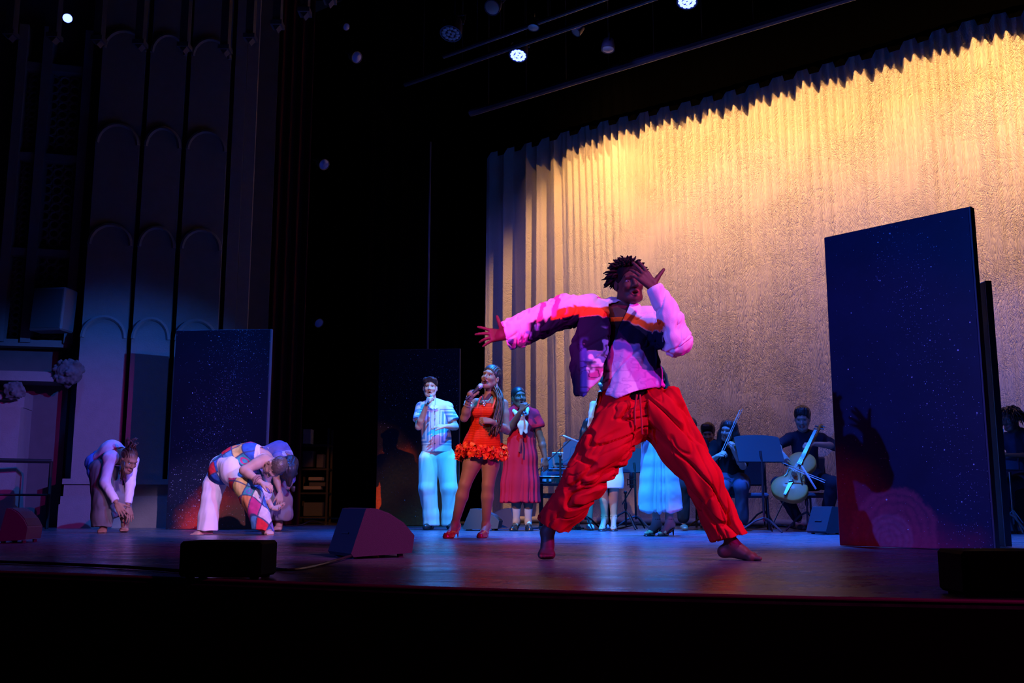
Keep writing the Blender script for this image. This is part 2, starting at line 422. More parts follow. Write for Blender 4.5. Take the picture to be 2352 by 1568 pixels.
nz = MB(); nz.tube([p + V(0, -.008, -.005) for p in EDGE], .007, 8)
struct(nz.build('trim_1', mat('nosing', (.35, .22, .25), .5), smooth=True))
ff = MB(); ff.grid([[p + V(0, -.01, -.03) for p in EDGE], [p + V(0, -.01, -.9) for p in EDGE]])
struct(ff.build('wall_stage_front', mat('black_face', (.004, .004, .005), .9, spec=.1)))
hf = MB(); hf.box((0, 1.5, -1.0), (34, 16, .1)); struct(hf.build('floor_house', mat('house_carpet', (.004, .004, .006), .95, spec=.05)))
# back wall, ceiling
black = mat('black_drape', (.002, .002, .003), 1.0, spec=.0, noise=.3, nscale=3)
p0, p1 = onC(-9, -1.4), onC(14, -1.4)
bw = MB(); bw.grid([[(p0[0], p0[1], 0), (p1[0], p1[1], 0)], [(p0[0], p0[1], 11.5), (p1[0], p1[1], 11.5)]])
struct(bw.build('wall_back', mat('black_wall', (.006, .006, .008), .9, spec=.1)))
ce = MB(); ce.box((0, 8, 11.6), (34, 26, .2)); struct(ce.build('ceiling', mat('black_ceiling', (.003, .003, .004), .95, spec=.05)))
# ------------------------------------------------------------------ the gold back curtain
def curtain_mat():
    m = mat('curtain_cloth', (.62, .56, .50), .62, spec=.25, sheen=.3); nt = m.node_tree; b = nt.nodes['Principled BSDF']
    at_ = nt.nodes.new('ShaderNodeAttribute'); at_.attribute_name = 'crush'
    sx = nt.nodes.new('ShaderNodeSeparateXYZ'); nt.links.new(at_.outputs['Vector'], sx.inputs[0])
    cb = nt.nodes.new('ShaderNodeCombineXYZ'); nt.links.new(sx.outputs[0], cb.inputs[0]); nt.links.new(sx.outputs[1], cb.inputs[1])
    def node(op, a, c):
        n = nt.nodes.new('ShaderNodeMath'); n.operation = op
        for i, q in enumerate((a, c)):
            if isinstance(q, float): n.inputs[i].default_value = q
            else: nt.links.new(q, n.inputs[i])
        return n.outputs[0]
    def crease(rot, st, seed, mscale, lo, w):
        """thin raised creases running along one direction, in patches"""
        mp = nt.nodes.new('ShaderNodeMapping'); mp.inputs['Rotation'].default_value = (0, 0, rot); mp.inputs['Location'].default_value = (seed, seed * 1.7, 0); nt.links.new(cb.outputs[0], mp.inputs['Vector'])
        m2 = nt.nodes.new('ShaderNodeVectorMath'); m2.operation = 'MULTIPLY'; m2.inputs[1].default_value = (st[0], st[1], 1); nt.links.new(mp.outputs['Vector'], m2.inputs[0])
        n = nt.nodes.new('ShaderNodeTexNoise'); n.inputs['Scale'].default_value = 1.0; n.inputs['Detail'].default_value = 1.5; n.inputs['Roughness'].default_value = .45; nt.links.new(m2.outputs[0], n.inputs['Vector'])
        r = nt.nodes.new('ShaderNodeMapRange'); r.inputs['From Max'].default_value = w; r.inputs['To Min'].default_value = 1; r.inputs['To Max'].default_value = 0
        nt.links.new(node('ABSOLUTE', node('SUBTRACT', n.outputs['Fac'], .5), 0.0), r.inputs['Value'])
        k = nt.nodes.new('ShaderNodeTexNoise'); k.inputs['Scale'].default_value = mscale; k.inputs['Detail'].default_value = 1; nt.links.new(mp.outputs['Vector'], k.inputs['Vector'])
        kr = nt.nodes.new('ShaderNodeMapRange'); kr.inputs['From Min'].default_value = lo; kr.inputs['From Max'].default_value = lo + .12; nt.links.new(k.outputs['Fac'], kr.inputs['Value'])
        return node('MULTIPLY', r.outputs['Result'], kr.outputs['Result'])
    h = node('ADD', crease(.0, (34, 5), 1.0, 1.1, .30, .07), crease(.5, (38, 7), 4.0, 1.6, .44, .06)); h = node('ADD', h, crease(-.55, (40, 7), 7.0, 1.5, .44, .06))
    h = node('ADD', h, crease(1.15, (44, 9), 11.0, 1.9, .52, .06)); h = node('ADD', h, crease(-1.2, (46, 9), 15.0, 1.8, .52, .06)); h = node('ADD', h, node('MULTIPLY', crease(.12, (70, 7), 19.0, 1.0, .25, .09), .5))
    h = node('MULTIPLY', h, sx.outputs[2])
    bp = nt.nodes.new('ShaderNodeBump'); bp.inputs['Strength'].default_value = 1.0; bp.inputs['Distance'].default_value = .008
    nt.links.new(h, bp.inputs['Height']); nt.links.new(bp.outputs['Normal'], b.inputs['Normal'])
    return m
def curtain_fold(s, z, seed=0):
    """how far the cloth stands out at s metres from the curtain's far end, z metres up"""
    top = np.clip((z - 3.0) / 3.3, 0, 1)
    deep = np.clip((1.9 - s) / .7, 0, 1)
    ph = s * 18.5 + 1.5 * np.sin(s * 5.3) + .8 * np.sin(s * 11.7 + 1)
    d = deep * (1 - .35 * top) * (.115 * np.sin(ph) + .03 * np.sin(ph * 2.3 + z * .2))
    P = np.stack([s * 1.0, z * .05, np.zeros_like(s)], -1)
    d = d + (1 - deep) * (1 - .5 * top) * (.055 * vnoise(P, 2.1, 3) + .035 * vnoise(P * V(1, .6, 1), 5.3, 5) + (.007 + .055 * top ** 2) * np.sin(s * 52 + 2 * vnoise(P, 3, 8) + z * .4) + .012 * vnoise(P * V(1, 2.5, 1), 11, 9))
    return d
ns_, nr_ = 900, 70
ss = np.linspace(0, 9.0, ns_)[None, :] * np.ones((nr_, 1)); zz = np.linspace(.0, 6.5, nr_)[:, None] * np.ones((1, ns_))
dd = curtain_fold(ss, zz); foot = np.clip((.22 - zz) / .22, 0, 1) ** 2 * .10; dd = dd + foot
PC = np.stack([CA[0] + cdir[0] * ss + cnrm[0] * dd, CA[1] + cdir[1] * ss + cnrm[1] * dd, zz + .006], -1)
c = MB(); c.grid(PC); cur = c.build('back_curtain', curtain_mat(), smooth=180)
tag(cur, 'tall crushed gold curtain hanging across the back of the stage', 'curtain')
crush = .35 + .65 * np.clip((ss - 1.2) / 2.0, 0, 1) * (0.55 + .45 * vnoise(np.stack([ss, zz, ss * 0], -1), .9, 4)); crush = crush * np.clip(1.35 - zz / 6.5, .35, 1)
a_ = cur.data.attributes.new('crush', 'FLOAT_VECTOR', 'POINT'); a_.data.foreach_set('vector', np.stack([ss, zz, crush], -1).astype(np.float32).ravel())
hm = MB(); hs = np.linspace(0, 9, 260)
hm.grid([[(*onC(s, float(curtain_fold(np.array([s]), np.array([0.]))[0]) + .10 + .10 * math.cos(a) + .02 * math.sin(s * 17)), .05 + .05 * math.sin(a)) for s in hs] for a in np.linspace(-1.4, 3.4, 9)])
hm.build('pooled_hem', mat('curtain_hem', (.62, .56, .50), .7), cur, smooth=180)
# border with a scalloped lower edge in front of its top
bs = np.linspace(-.3, 9.3, 1150); pl = .36
wv = np.tanh(2.2 * np.sin(2 * PI * bs / pl)); lf = .09 * np.clip((2.0 - bs) / .5, 0, 1); off = .125 + .035 * wv + lf
sag = .05 * vnoise(np.stack([bs, bs * 0, bs * 0], -1), .9, 2)
zb = 6.25 + sag - .10 * np.clip(np.sin(2 * PI * bs / pl) * 1.6 + .3, -.2, 1)
zf = 6.28 + .5 * sag
rows = []
for t in np.linspace(0, 1, 8): rows.append([(*onC(s, .20 + l_ + .012 * math.sin(s * 31)), z + (8.1 - z) * t) for s, l_, z in zip(bs, lf, zf)])
b_ = MB(); b_.grid(rows)
tag(b_.build('stage_border', mat('border_velour', (.0004, .0004, .0005), 1.0, spec=.0), smooth=60), 'black pleated border with scalloped hem above the gold curtain', 'drape')
h_ = MB(); rows = []
for t in np.linspace(0, 1, 5): rows.append([(*onC(s, o), z + 1.2 * t) for s, o, z in zip(bs, off, zb)])
h_.grid(rows); h_.build('scalloped_lining', MATS['border_velour'], bpy.data.objects['stage_border'], smooth=60)
# ------------------------------------------------------------------ wing drapes
def drape(name, p, q, z0, z1, amp, wl, m, label, cols=160, group=None):
    p, q = np.array(p, float), np.array(q, float); L = np.linalg.norm(q - p); d = (q - p) / L; n = V(-d[1], d[0])
    rows = []
    for t in np.linspace(0, 1, 6):
        r = []
        for u in np.linspace(0, L, cols):
            o = amp * math.sin(2 * PI * u / wl + 1.2 * math.sin(u * 3.1)) + .3 * amp * math.sin(u * 31)
            x = p + d * u + n * o; r.append((x[0], x[1], z0 + (z1 - z0) * t))
        rows.append(r)
    b = MB(); b.grid(rows); return tag(b.build(name, m, smooth=180), label, 'drape', group)
g1 = gx(588, 14.2); g2 = gx(684, 14.4)
drape('wing_drape', g1[:2], g2[:2], 0.01, 9, .05, .16, mat('dark_red_drape', (.05, .012, .018), .95, spec=.05), 'narrow dark pleated wing drape beside the stone pier')
g1 = gx(806, 15.6); g2 = gx(1000, 16.6)
drape('wing_drape', g1[:2], g2[:2], 0.01, 9, .06, .3, black, 'wide black wing drape behind the panel with the orange nebula')
g1 = gx(990, 17.3); g2 = gx(1150, 17.2)
drape('wing_drape', g1[:2], g2[:2], 0.01, 9, .06, .25, black, 'black wing drape against the far end of the gold curtain')
# ------------------------------------------------------------------ the stone wall on the left
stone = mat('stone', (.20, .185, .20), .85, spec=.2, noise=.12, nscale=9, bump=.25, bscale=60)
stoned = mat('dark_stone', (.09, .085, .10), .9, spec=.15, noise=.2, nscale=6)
WA, WB = gx(-330, 12.6)[:2], gx(565, 13.65)[:2]; wdir = (WB - WA) / np.linalg.norm(WB - WA); wn = V(wdir[1], -wdir[0])
def onW(px, off=0.0):
    """floor point of the wall line under the pixel column, moved off metres towards the stage"""
    a = gx(px, 12.0)[:2]; b = gx(px, 14.0)[:2]; d = b - a; o = WA + wn * off
    t = ((o - a) @ wn) / (d @ wn); return a + d * t
def zW(px, py): 
    p = onW(px); return at(px, py, p[1])[2]
W3, N3 = V(wdir[0], wdir[1], 0), V(wn[0], wn[1], 0)
def wbox(mb, xa, xb, z0, z1, o0, o1, col=None):
    a = onW(xa); b = onW(xb); c = (a + b) / 2 + wn * (o0 + o1) / 2
    return mb.box((c[0], c[1], (z0 + z1) / 2), (np.linalg.norm(b - a), abs(o1 - o0), z1 - z0), [W3, N3, (0, 0, 1)], col)
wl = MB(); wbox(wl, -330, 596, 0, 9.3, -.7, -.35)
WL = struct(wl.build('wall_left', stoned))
pil = struct(thing('pillar', (*onW(340), 0), 'tall stone pier of arched panels', 'pillar')); del pil['category'], pil['label']
for (xa, xb) in ((163, 270), (282, 371), (383, 481)):
    zl = [0.62, zW(230, 732), zW(230, 522), zW(230, 292), zW(230, 75), 9.2]
    for i in range(5):
        a, b = onW(xa), onW(xb); wd = np.linalg.norm(b - a); z0, z1 = zl[i] - .42, zl[i + 1]; pr = .02 + .055 * (4 - i)
        r = wd / 2; n = 10; ar = .30
        arch = [(wd, z0), (wd, z1 - ar)] + [(r + r * math.cos(PI * k / n), z1 - ar + ar * math.sin(PI * k / n)) for k in range(1, n)] + [(0, z1 - ar), (0, z0)]
        m_ = MB(); o = V(a[0], a[1], 0) - N3 * .36
        m_.prism(arch, o, W3, (0, 0, 1), N3 * (.36 + pr)); m_.build('panel', stone, pil)
        ro = MB(); ro.tube([V(a[0], a[1], 0) + N3 * (pr + .0) + W3 * (r + r * .93 * math.cos(PI * k / 12)) + V(0, 0, z1 - ar + (ar - .02) * math.sin(PI * k / 12)) for k in range(13)], .03, 6)
        ro.build('arch_moulding', stone, pil, smooth=True)
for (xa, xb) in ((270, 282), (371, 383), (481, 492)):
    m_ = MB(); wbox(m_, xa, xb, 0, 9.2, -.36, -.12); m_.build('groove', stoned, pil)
m_ = MB(); wbox(m_, 492, 520, 0, 9.2, -.36, .06); m_.build('shaft', stone, pil)
m_ = MB(); wbox(m_, 521, 548, 0, 9.2, -.36, .0); m_.build('shaft', stone, pil)
for (z0, z1, e, px0) in ((0, .30, .24, 146), (.30, .40, .21, 148), (.40, .55, .16, 152), (.55, .62, .20, 149)):
    m_ = MB(); wbox(m_, px0, 500, z0, z1, -.36, e + .16); m_.build('plinth', stone, pil)
# flank of the pier and the recess, ledge, doorway block
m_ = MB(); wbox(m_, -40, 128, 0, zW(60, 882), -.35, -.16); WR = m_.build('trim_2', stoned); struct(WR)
m_ = MB(); wbox(m_, -340, 46, 0, zW(20, 941), -.35, .42); struct(m_.build('trim_3', stone))
m_ = MB(); wbox(m_, -340, 47, zW(20, 940), zW(20, 905), -.35, .3); wbox(m_, -340, 34, zW(20, 925), zW(20, 912), .3, .42); struct(m_.build('trim_4', stone))
m_ = MB(); wbox(m_, -340, 116, zW(60, 882), zW(60, 872), -.35, .36); wbox(m_, -340, 112, zW(60, 872), zW(60, 858), -.35, .26); LG = struct(m_.build('trim_5', stone))
def carved(name, c, r, label, seed):
    S = Sdf(.012, .02)
    rr = random.Random(seed)
    S.ell(c, (r * 1.1, r * .8, r))
    for k in range(26):
        a, b = rr.uniform(0, 2 * PI), rr.uniform(-1, 1); q = math.sqrt(1 - b * b)
        S.ell(c + V(math.cos(a) * q * r * 1.15, math.sin(a) * q * r * .85, b * r), r * rr.uniform(.16, .3), k=.012)
    return tag(sdfobj(name, S, stoned, None, disp=lambda P, N: .012 * vnoise(P, 40, seed)), label, 'carving')
c0 = onW(132, .30); carved('carved_boss', V(c0[0], c0[1], zW(136, 863)), .16, 'carved leafy stone boss at the end of the ledge', 3)
c0 = onW(6, .45); carved('carved_boss', V(c0[0], c0[1], zW(6, 905)), .11, 'small glittering carved boss under the stone ledge', 5)
# tall traceried opening
win = struct(thing('window_1', (*onW(80), zW(80, 790)), 'dark traceried stone opening', 'window')); del win['category'], win['label']
zs, ze = zW(80, 785), zW(80, 60)
for (xa, xb) in ((-55, -32), (8, 32), (112, 134)):
    m_ = MB(); wbox(m_, xa, xb, zs, ze, -.35, -.08); m_.build('mullion', stone, win)
for yy in (785, 575, 355, 148):
    m_ = MB(); wbox(m_, -60, 128, zW(60, yy + 8), zW(60, yy - 8), -.35, -.12); m_.build('transom', stone, win)
for (xa, xb) in ((-30, 8), (34, 112)):
    a, b = onW(xa, -.28), onW(xb, -.28); wd = np.linalg.norm(b - a); o = V(a[0], a[1], 0)
    for (y0, y1) in ((785, 575), (575, 355), (355, 148)):
        m_ = MB(); z0, z1 = zW(60, y0), zW(60, y1); n = 3 if xb > 50 else 2; stp = wd / n; k = 0; z = z0
        while z < z1 - .05:
            for i in range(n):
                cx = stp * (i + .5); h = stp * .9
                m_.tube([o + W3 * (cx + stp * .48 * math.cos(t)) + V(0, 0, min(z + h / 2 + h * .5 * math.sin(t), z1)) for t in np.linspace(0, 2 * PI, 9)], .018, 4, caps=False)
            z += h
        m_.build('tracery', stone, win)
# hanging stone pendants along the arch
for (x, y, Yd) in ((25, 84, 12.3), (125, 90, 12.3), (227, 97, 12.35), (322, 106, 12.4), (424, 112, 12.45), (517, 118, 12.5), (575, 92, 12.3), (637, 62, 12.0), (700, 33, 11.7), (757, 4, 11.4)):
    p = at(x, y, Yd); m_ = MB()
    m_.box(p + V(0, 0, 1.0), (.10, .14, 1.9)); m_.box(p + V(0, 0, .03), (.15, .18, .06)); m_.prism([(-.05, 0), (.05, 0), (0, -.06)], p + V(0, -.06, 0), (1, 0, 0), (0, 0, 1), (0, .12, 0))
    struct(m_.build('trim_%d' % (10 + int(x) // 50), stoned))
# wall loudspeaker
ls = thing('loudspeaker', (*onW(88, -.02), zW(88, 772)), 'pale wall loudspeaker hung beside the tracery', 'loudspeaker')
c0 = onW(86, .16); X_, Y_ = nrm(W3 + N3 * .35), None; Y_ = nrm(V(0, 0, 1)); Y_ = np.cross(Y_, X_); up_ = nrm(V(0, 0, 1) + Y_ * .08); 
cc = V(c0[0], c0[1], zW(86, 718))
m_ = MB(); m_.box(cc, (.46, .30, .58), [X_, Y_, up_], bev=.02); m_.build('cabinet', mat('speaker_paint', (.14, .13, .15), .6), ls)
m_ = MB(); m_.box(cc - Y_ * .155, (.40, .01, .52), [X_, Y_, up_]); m_.build('grille', mat('speaker_grille', (.07, .07, .08), .7), ls)
m_ = MB(); m_.tube([cc + Y_ * .1, V(*onW(100, -.3), cc[2])], .03, 8); m_.build('bracket', mat('black_metal', (.02, .02, .024), .45, metal=.6), ls)
# handrail
hr = thing('handrail', (*onW(108, .9), 0), 'black pipe handrail beside the blue doorway', 'handrail'); bm_ = MATS['black_metal']
p0 = gx(107, 12.4); p0[2] = 0; zt = at(107, 1059, 12.4)[2]; q0 = gx(-220, 11.6)
m_ = MB(); m_.tube([p0, p0 + V(0, 0, zt)], .022, 8); m_.build('post', bm_, hr, smooth=True)
m_ = MB(); m_.tube([p0 + V(0, 0, zt), V(q0[0], q0[1], zt)], .026, 8); m_.build('rail', bm_, hr, smooth=True)
m_ = MB(); m_.tube([p0 + V(0, 0, zt * .5), V(q0[0], q0[1], zt * .5)], .014, 8); m_.build('rail', bm_, hr, smooth=True)
# ------------------------------------------------------------------ painted star panels
def sky_paint(name, blobs, sx, sz, seed, base=(.012, .018, .07), dens=.5, band=(0, 0, 1, 1, .35)):
    """flat painting: night blue, scattered stars, glowing clouds. blobs: (x, z, rx, rz, rot, colour, ring, strength)"""
    m = mat(name, base, .42, spec=.35); nt = m.node_tree; b = nt.nodes['Principled BSDF']; L = nt.links.new
    tc = nt.nodes.new('ShaderNodeTexCoord'); sp = nt.nodes.new('ShaderNodeSeparateXYZ'); L(tc.outputs['Object'], sp.inputs[0])
    cb = nt.nodes.new('ShaderNodeCombineXYZ'); L(sp.outputs[0], cb.inputs[0]); L(sp.outputs[2], cb.inputs[1]); cb.inputs[2].default_value = seed
    def M(op, a, c=None):
        n = nt.nodes.new('ShaderNodeMath'); n.operation = op
        for i, q in enumerate((a, c)):
            if q is None: continue
            if isinstance(q, (int, float)): n.inputs[i].default_value = q
            else: L(q, n.inputs[i])
        return n.outputs[0]
    def mix(f, a, c):
        n = nt.nodes.new('ShaderNodeMix'); n.data_type = 'RGBA'; L(f, n.inputs['Factor'])
        for i, q in ((6, a), (7, c)):
            if isinstance(q, tuple): n.inputs[i].default_value = (*q, 1)
            else: L(q, n.inputs[i])
        return n.outputs[2]
    nz = nt.nodes.new('ShaderNodeTexNoise'); nz.inputs['Scale'].default_value = 2.4; nz.inputs['Detail'].default_value = 8; nz.inputs['Roughness'].default_value = .7; L(cb.outputs[0], nz.inputs['Vector'])
    col = mix(nz.outputs['Fac'], tuple(q * .5 for q in base), tuple(q * 1.5 for q in base))
    for (x, z, rx, rz, rot, cl, ring, stg) in blobs:
        dx = M('SUBTRACT', sp.outputs[0], float(x)); dz = M('SUBTRACT', sp.outputs[2], float(z)); ca, sa = math.cos(rot), math.sin(rot)
        ex = M('DIVIDE', M('ADD', M('MULTIPLY', dx, ca), M('MULTIPLY', dz, sa)), float(rx)); ez = M('DIVIDE', M('SUBTRACT', M('MULTIPLY', dz, ca), M('MULTIPLY', dx, sa)), float(rz))
        d = M('SQRT', M('ADD', M('MULTIPLY', ex, ex), M('MULTIPLY', ez, ez))); d = M('ADD', d, M('MULTIPLY', M('SUBTRACT', nz.outputs['Fac'], .5), .7))
        r = nt.nodes.new('ShaderNodeMapRange'); r.interpolation_type = 'SMOOTHSTEP'; r.inputs['From Min'].default_value = 1.0; r.inputs['From Max'].default_value = .25 if not ring else .85; r.inputs['To Max'].default_value = stg; L(d, r.inputs['Value'])
        f = r.outputs['Result']
        if ring:
            wv = M('ABSOLUTE', M('SINE', M('MULTIPLY', d, 16.0))); f = M('MULTIPLY', f, M('ADD', M('MULTIPLY', wv, .5), .5))
        n3 = nt.nodes.new('ShaderNodeTexNoise'); n3.inputs['Scale'].default_value = 30; n3.inputs['Detail'].default_value = 4; L(cb.outputs[0], n3.inputs['Vector'])
        f = M('MULTIPLY', f, M('ADD', M('MULTIPLY', n3.outputs['Fac'], .9), .5)); f = M('MINIMUM', f, 1.0)
        col = mix(f, col, cl)
    # star band mask
    (bx, bz, ux, uz, bw_) = band
    dist = M('ABSOLUTE', M('ADD', M('MULTIPLY', M('SUBTRACT', sp.outputs[0], float(bx)), float(uz)), M('MULTIPLY', M('SUBTRACT', sp.outputs[2], float(bz)), -float(ux))))
    mk = nt.nodes.new('ShaderNodeMapRange'); mk.inputs['From Max'].default_value = bw_; mk.inputs['To Min'].default_value = 1; mk.inputs['To Max'].default_value = .12; L(dist, mk.inputs['Value'])
    for (sc, rad, thr, cl, amt) in ((50, .16, dens, (.55, .65, .9), 1.0), (20, .13, dens * .8, (.75, .85, 1.0), 1.0), (70, .22, dens * 1.0, (.5, .5, .7), .8)):
        vo = nt.nodes.new('ShaderNodeTexVoronoi'); vo.inputs['Scale'].default_value = sc; vo.voronoi_dimensions = '2D'; L(cb.outputs[0], vo.inputs['Vector'])
        sc3 = nt.nodes.new('ShaderNodeSeparateColor'); L(vo.outputs['Color'], sc3.inputs[0])
        on = M('LESS_THAN', sc3.outputs[0], M('MULTIPLY', mk.outputs['Result'], float(thr)))
        st = M('LESS_THAN', vo.outputs['Distance'], M('MULTIPLY', sc3.outputs[1], float(rad)))
        col = mix(M('MULTIPLY', M('MULTIPLY', on, st), float(amt)), col, cl)
    L(col, b.inputs['Base Color']); return m
def star_panel(A, B, H, T, m, label, name='painted_panel', brace=True):
    """A, B: lower corners of the painted face, left and right as seen from the house; T: thickness, behind the face"""
    d = B - A; W_ = float(np.linalg.norm(d)); rz = math.atan2(d[1], d[0])
    r = thing(name, A, label, 'panel', 'painted night sky panels', rz)
    mb = MB(); mb.box((W_ / 2, T / 2, H / 2 + .004), (W_, T, H), bev=.006); mb.build('board', m, r, world=False)
    e = MB(); e.box((-.004 + W_ + .008, T / 2, H / 2 + .004), (.012, T, H)); e.build('edge_strip', mat('panel_edge', (.08, .09, .13), .35), r, world=False)
    if not brace: return r
    k = MB(); k.box((W_ * .5, T + .02, .9), (.05, .04, 1.7)); k.tube([(W_ * .5, T + .03, 1.5), (W_ * .5, T + .34, .03)], .02, 6); k.build('brace', MATS['black_metal'], r, world=False)
    k = MB(); k.box((W_ * .5, T + .2, .015), (.3, .36, .03)); k.build('foot', MATS['black_metal'], r, world=False)
    return r
RED = (.62, .05, .03); ORG_ = (.9, .34, .08)
A, B = gx(1928, 7.75), gx(2284, 6.9); W_ = np.linalg.norm(B - A)
star_panel(A, B, 2.42, .07, sky_paint('sky_paint_nebula', [(.0, .25, .55, .55, .0, (.5, .02, .08), False, .8), (.55, -.1, .75, .42, .0, (.55, .02, .10), False, .8), (.45, .12, .36, .32, 0, (.75, .10, .20), True, .45), (.40, .06, .2, .2, 0, (.6, .25, .4), True, .3)], 1, 1, 1.0, base=(.012, .018, .070), dens=.17, band=(.72, 1.75, -.22, 1, .30)), 'largest navy panel with a red nebula at its foot, in front of the gold curtain')
A, B = gx(2250, 7.9), gx(2308, 7.55)
star_panel(A, B, 2.02, .05, mat('panel_back', (.02, .02, .03), .6), 'dark panel edge standing behind the largest navy panel', brace=False)
A, B = gx(380, 12.2), gx(604, 12.1)
star_panel(A, B, 2.43, .06, sky_paint('sky_paint_peak', [(.62, -.12, .62, .75, .0, RED, False, 1.0), (.86, .12, .42, .34, .2, (.09, .05, .03), False, .95)], 1, 1, 2.0, base=(.006, .009, .024), dens=.22, band=(.55, 1.1, .25, 1, .5)), 'navy panel with milky stars and a red peak behind the bent dancers')
A, B = gx(862, 13.8), gx(1052, 13.7)
star_panel(A, B, 2.43, .05, sky_paint('sky_paint_dune', [(.35, .35, 1.2, .75, .6, (.85, .17, .03), False, 1.0), (.75, .15, .8, .75, .5, (.30, .025, .015), False, .9)], 1, 1, 3.0, base=(.005, .008, .022), dens=.2, band=(.4, 1.9, 1, .1, .6)), 'navy panel with an orange dune cloud behind the singing man')
# ------------------------------------------------------------------ rig: battens and lamps
rig = mat('rig_metal', (.045, .045, .06), .5, metal=.3)
def batten(a, b, off, r, label, g='lighting battens', n=10):
    P0, P1 = plane_at(*a, off), plane_at(*b, off); P1[2] = P0[2]
    P0 = P0 - (P1 - P0) * .15; P1 = P1 + (P1 - P0) * .6
    t = thing('lighting_batten', (P0 + P1) / 2, label, 'batten', g)
    m_ = MB(); m_.tube([P0, P1], r, 8); m_.build('pipe', rig, t, smooth=True)
    for k in range(n):
        q = P0 + (P1 - P0) * (k + .5) / n; m_ = MB(); m_.tube([q, V(q[0], q[1], 11.4)], .006, 5); m_.build('cable', rig, t)
    return t
batten((1149, 239), (1700, 65), 2.6, .05, 'blue lit pipe running above the black border')
batten((1060, 115), (1370, 0), 5.0, .025, 'thin pipe with knotted cable ties high over the stage')
batten((1000, 170), (1578, -40), 4.4, .03, 'dark pipe carrying the two shining blue lamps')
led_on = mat('blue_led', (.3, .4, 1), .4, emit=(.10, .14, 1.0), es=7.5); led_off = mat('unlit_led', (.35, .33, .3), .15, spec=.8)
def par(p, aim, r, lab, lens, n=12, grp='wash lamps in the rig', name='wash_lamp'):
    aim = nrm(aim); t = thing(name, p, lab, 'lamp', grp); X, Y, A = frame(aim)
    m_ = MB(); m_.lathe(p, aim, [(r * .35, -r * 2.0), (r * .8, -r * 1.7), (r * .98, -r * .9), (r * 1.05, 0), (r * .93, 0), (r * .9, -r * .1)], 20); m_.build('housing', rig, t, smooth=True)
    m_ = MB(); m_.tube([p - aim * r + X * r * 1.15, p - aim * r + X * r * 1.15 - A * r * 1.2, p - aim * r * 2.4, p - aim * r - X * r * 1.15 - A * r * 1.2, p - aim * r - X * r * 1.15], r * .09, 6); m_.build('yoke', rig, t)
    if n:
        for k in range(n):
            rr, a = (r * .68, 2 * PI * k / (n - 4)) if k < n - 4 else (r * .27, 2 * PI * k / 4)
            m_ = MB(); m_.lathe(p - aim * r * .06 + (X * math.cos(a) + Y * math.sin(a)) * rr, aim, [(r * .2, 0), (r * .2, r * .06), (r * .1, r * .1)], 8); m_.build('lens', lens, t)
    else:
        m_ = MB(); m_.lathe(p - aim * r * .05, aim, [(r * .9, 0), (r * .6, r * .1), (r * .1, r * .14)], 20); m_.build('lens', lens, t, smooth=True)
    return t
par(plane_at(1190, 128, 4.3), V(-.15, -.35, -1), .105, 'shining blue lamp above the singer in the orange dress', led_on, 16)
par(plane_at(1578, 4, 4.3), V(-.15, -.35, -1), .105, 'shining blue lamp at the top edge, nearest the gold curtain', led_on, 16)
par(at(155, 42, 11.5), V(.2, -.6, -.6), .062, 'shining blue lamp between the stone pendants', led_on, 0)
par(plane_at(1035, 78, 5.6), V(-.15, -.35, -1), .11, 'unlit lamp showing a ring of small clear lenses', led_off, 16)
gl = mat('lamp_glass', (.5, .42, .3), .1, spec=.9)
par(plane_at(1225, 64, 5.0), V(-.1, -.2, -1), .06, 'small unlit lamp glinting on the thin pipe', gl, 0, name='spot_lamp')
par(plane_at(1396, 114, 3.2), V(-.1, -.2, -1), .08, 'unlit round lamp glinting above the border', gl, 0, name='spot_lamp')
par(plane_at(1322, 74, 4.2), V(-.5, -.2, -.6), .06, 'small unlit lamp tipped sideways between the blue lamps', gl, 0, name='spot_lamp')
par(plane_at(1130, 18, 5.6), V(-.3, -.6, -.7), .08, 'unlit lamp hanging at the top of the dark rig', gl, 0, name='spot_lamp')
bg_ = mat('blue_gel', (.05, .12, .5), .2)
for (x, y, Yd, r, lab) in ((820, 132, 13.0, .08, 'unlit lamp with a blue gel on the dark side tower'), (745, 378, 13.8, .08, 'lamp with a blue gel low on the dark side tower'), (796, 62, 13.0, .05, 'small blue lamp above the dark side tower'), (733, 742, 14.5, .07, 'faint blue lamp in the black wing')):
    par(at(x, y, Yd), V(.6, -.6, -.5), r, lab, bg_, 0, 'side lamps in the black wing', 'side_lamp')
q = at(977, 395, 15.2); g = gx(977, 15.2); m_ = MB(); m_.tube([(g[0], g[1], 0), (g[0], g[1], 6.0)], .016, 6)
tag(m_.build('drape_edge_pole', mat('edge_pole', (.03, .045, .10), .5), smooth=True), 'thin upright pole against the black wing', 'pole')
# wing clutter
ck = thing('equipment_rack', gx(722, 14.9), 'dim equipment rack with papers in the black wing', 'rack'); c0 = gx(722, 14.9)
for dx in (-.2, .2):
    for dy in (-.15, .15):
        m_ = MB(); m_.box(c0 + V(dx, dy, .7), (.03, .03, 1.4)); m_.build('upright', MATS['black_metal'], ck)
for z in (.1, .45, .8, 1.15):
    m_ = MB(); m_.box(c0 + V(0, 0, z), (.44, .34, .025)); m_.build('shelf', MATS['black_metal'], ck)
pp = mat('paper', (.14, .14, .17), .8); dk = mat('dim_case', (.02, .025, .045), .6)
for (dx, z, w_, h_, mm) in ((-.12, 1.28, .12, .22, pp), (-.1, .95, .16, .24, dk), (.05, .58, .24, .06, dk), (.02, .66, .2, .05, pp), (-.02, .53, .26, .05, pp), (.08, .92, .10, .2, dk), (.0, .22, .28, .2, dk)):
    m_ = MB(); m_.box(c0 + V(dx, -.05, z), (w_, .2, h_), bev=.006); m_.build('case', mm, ck)
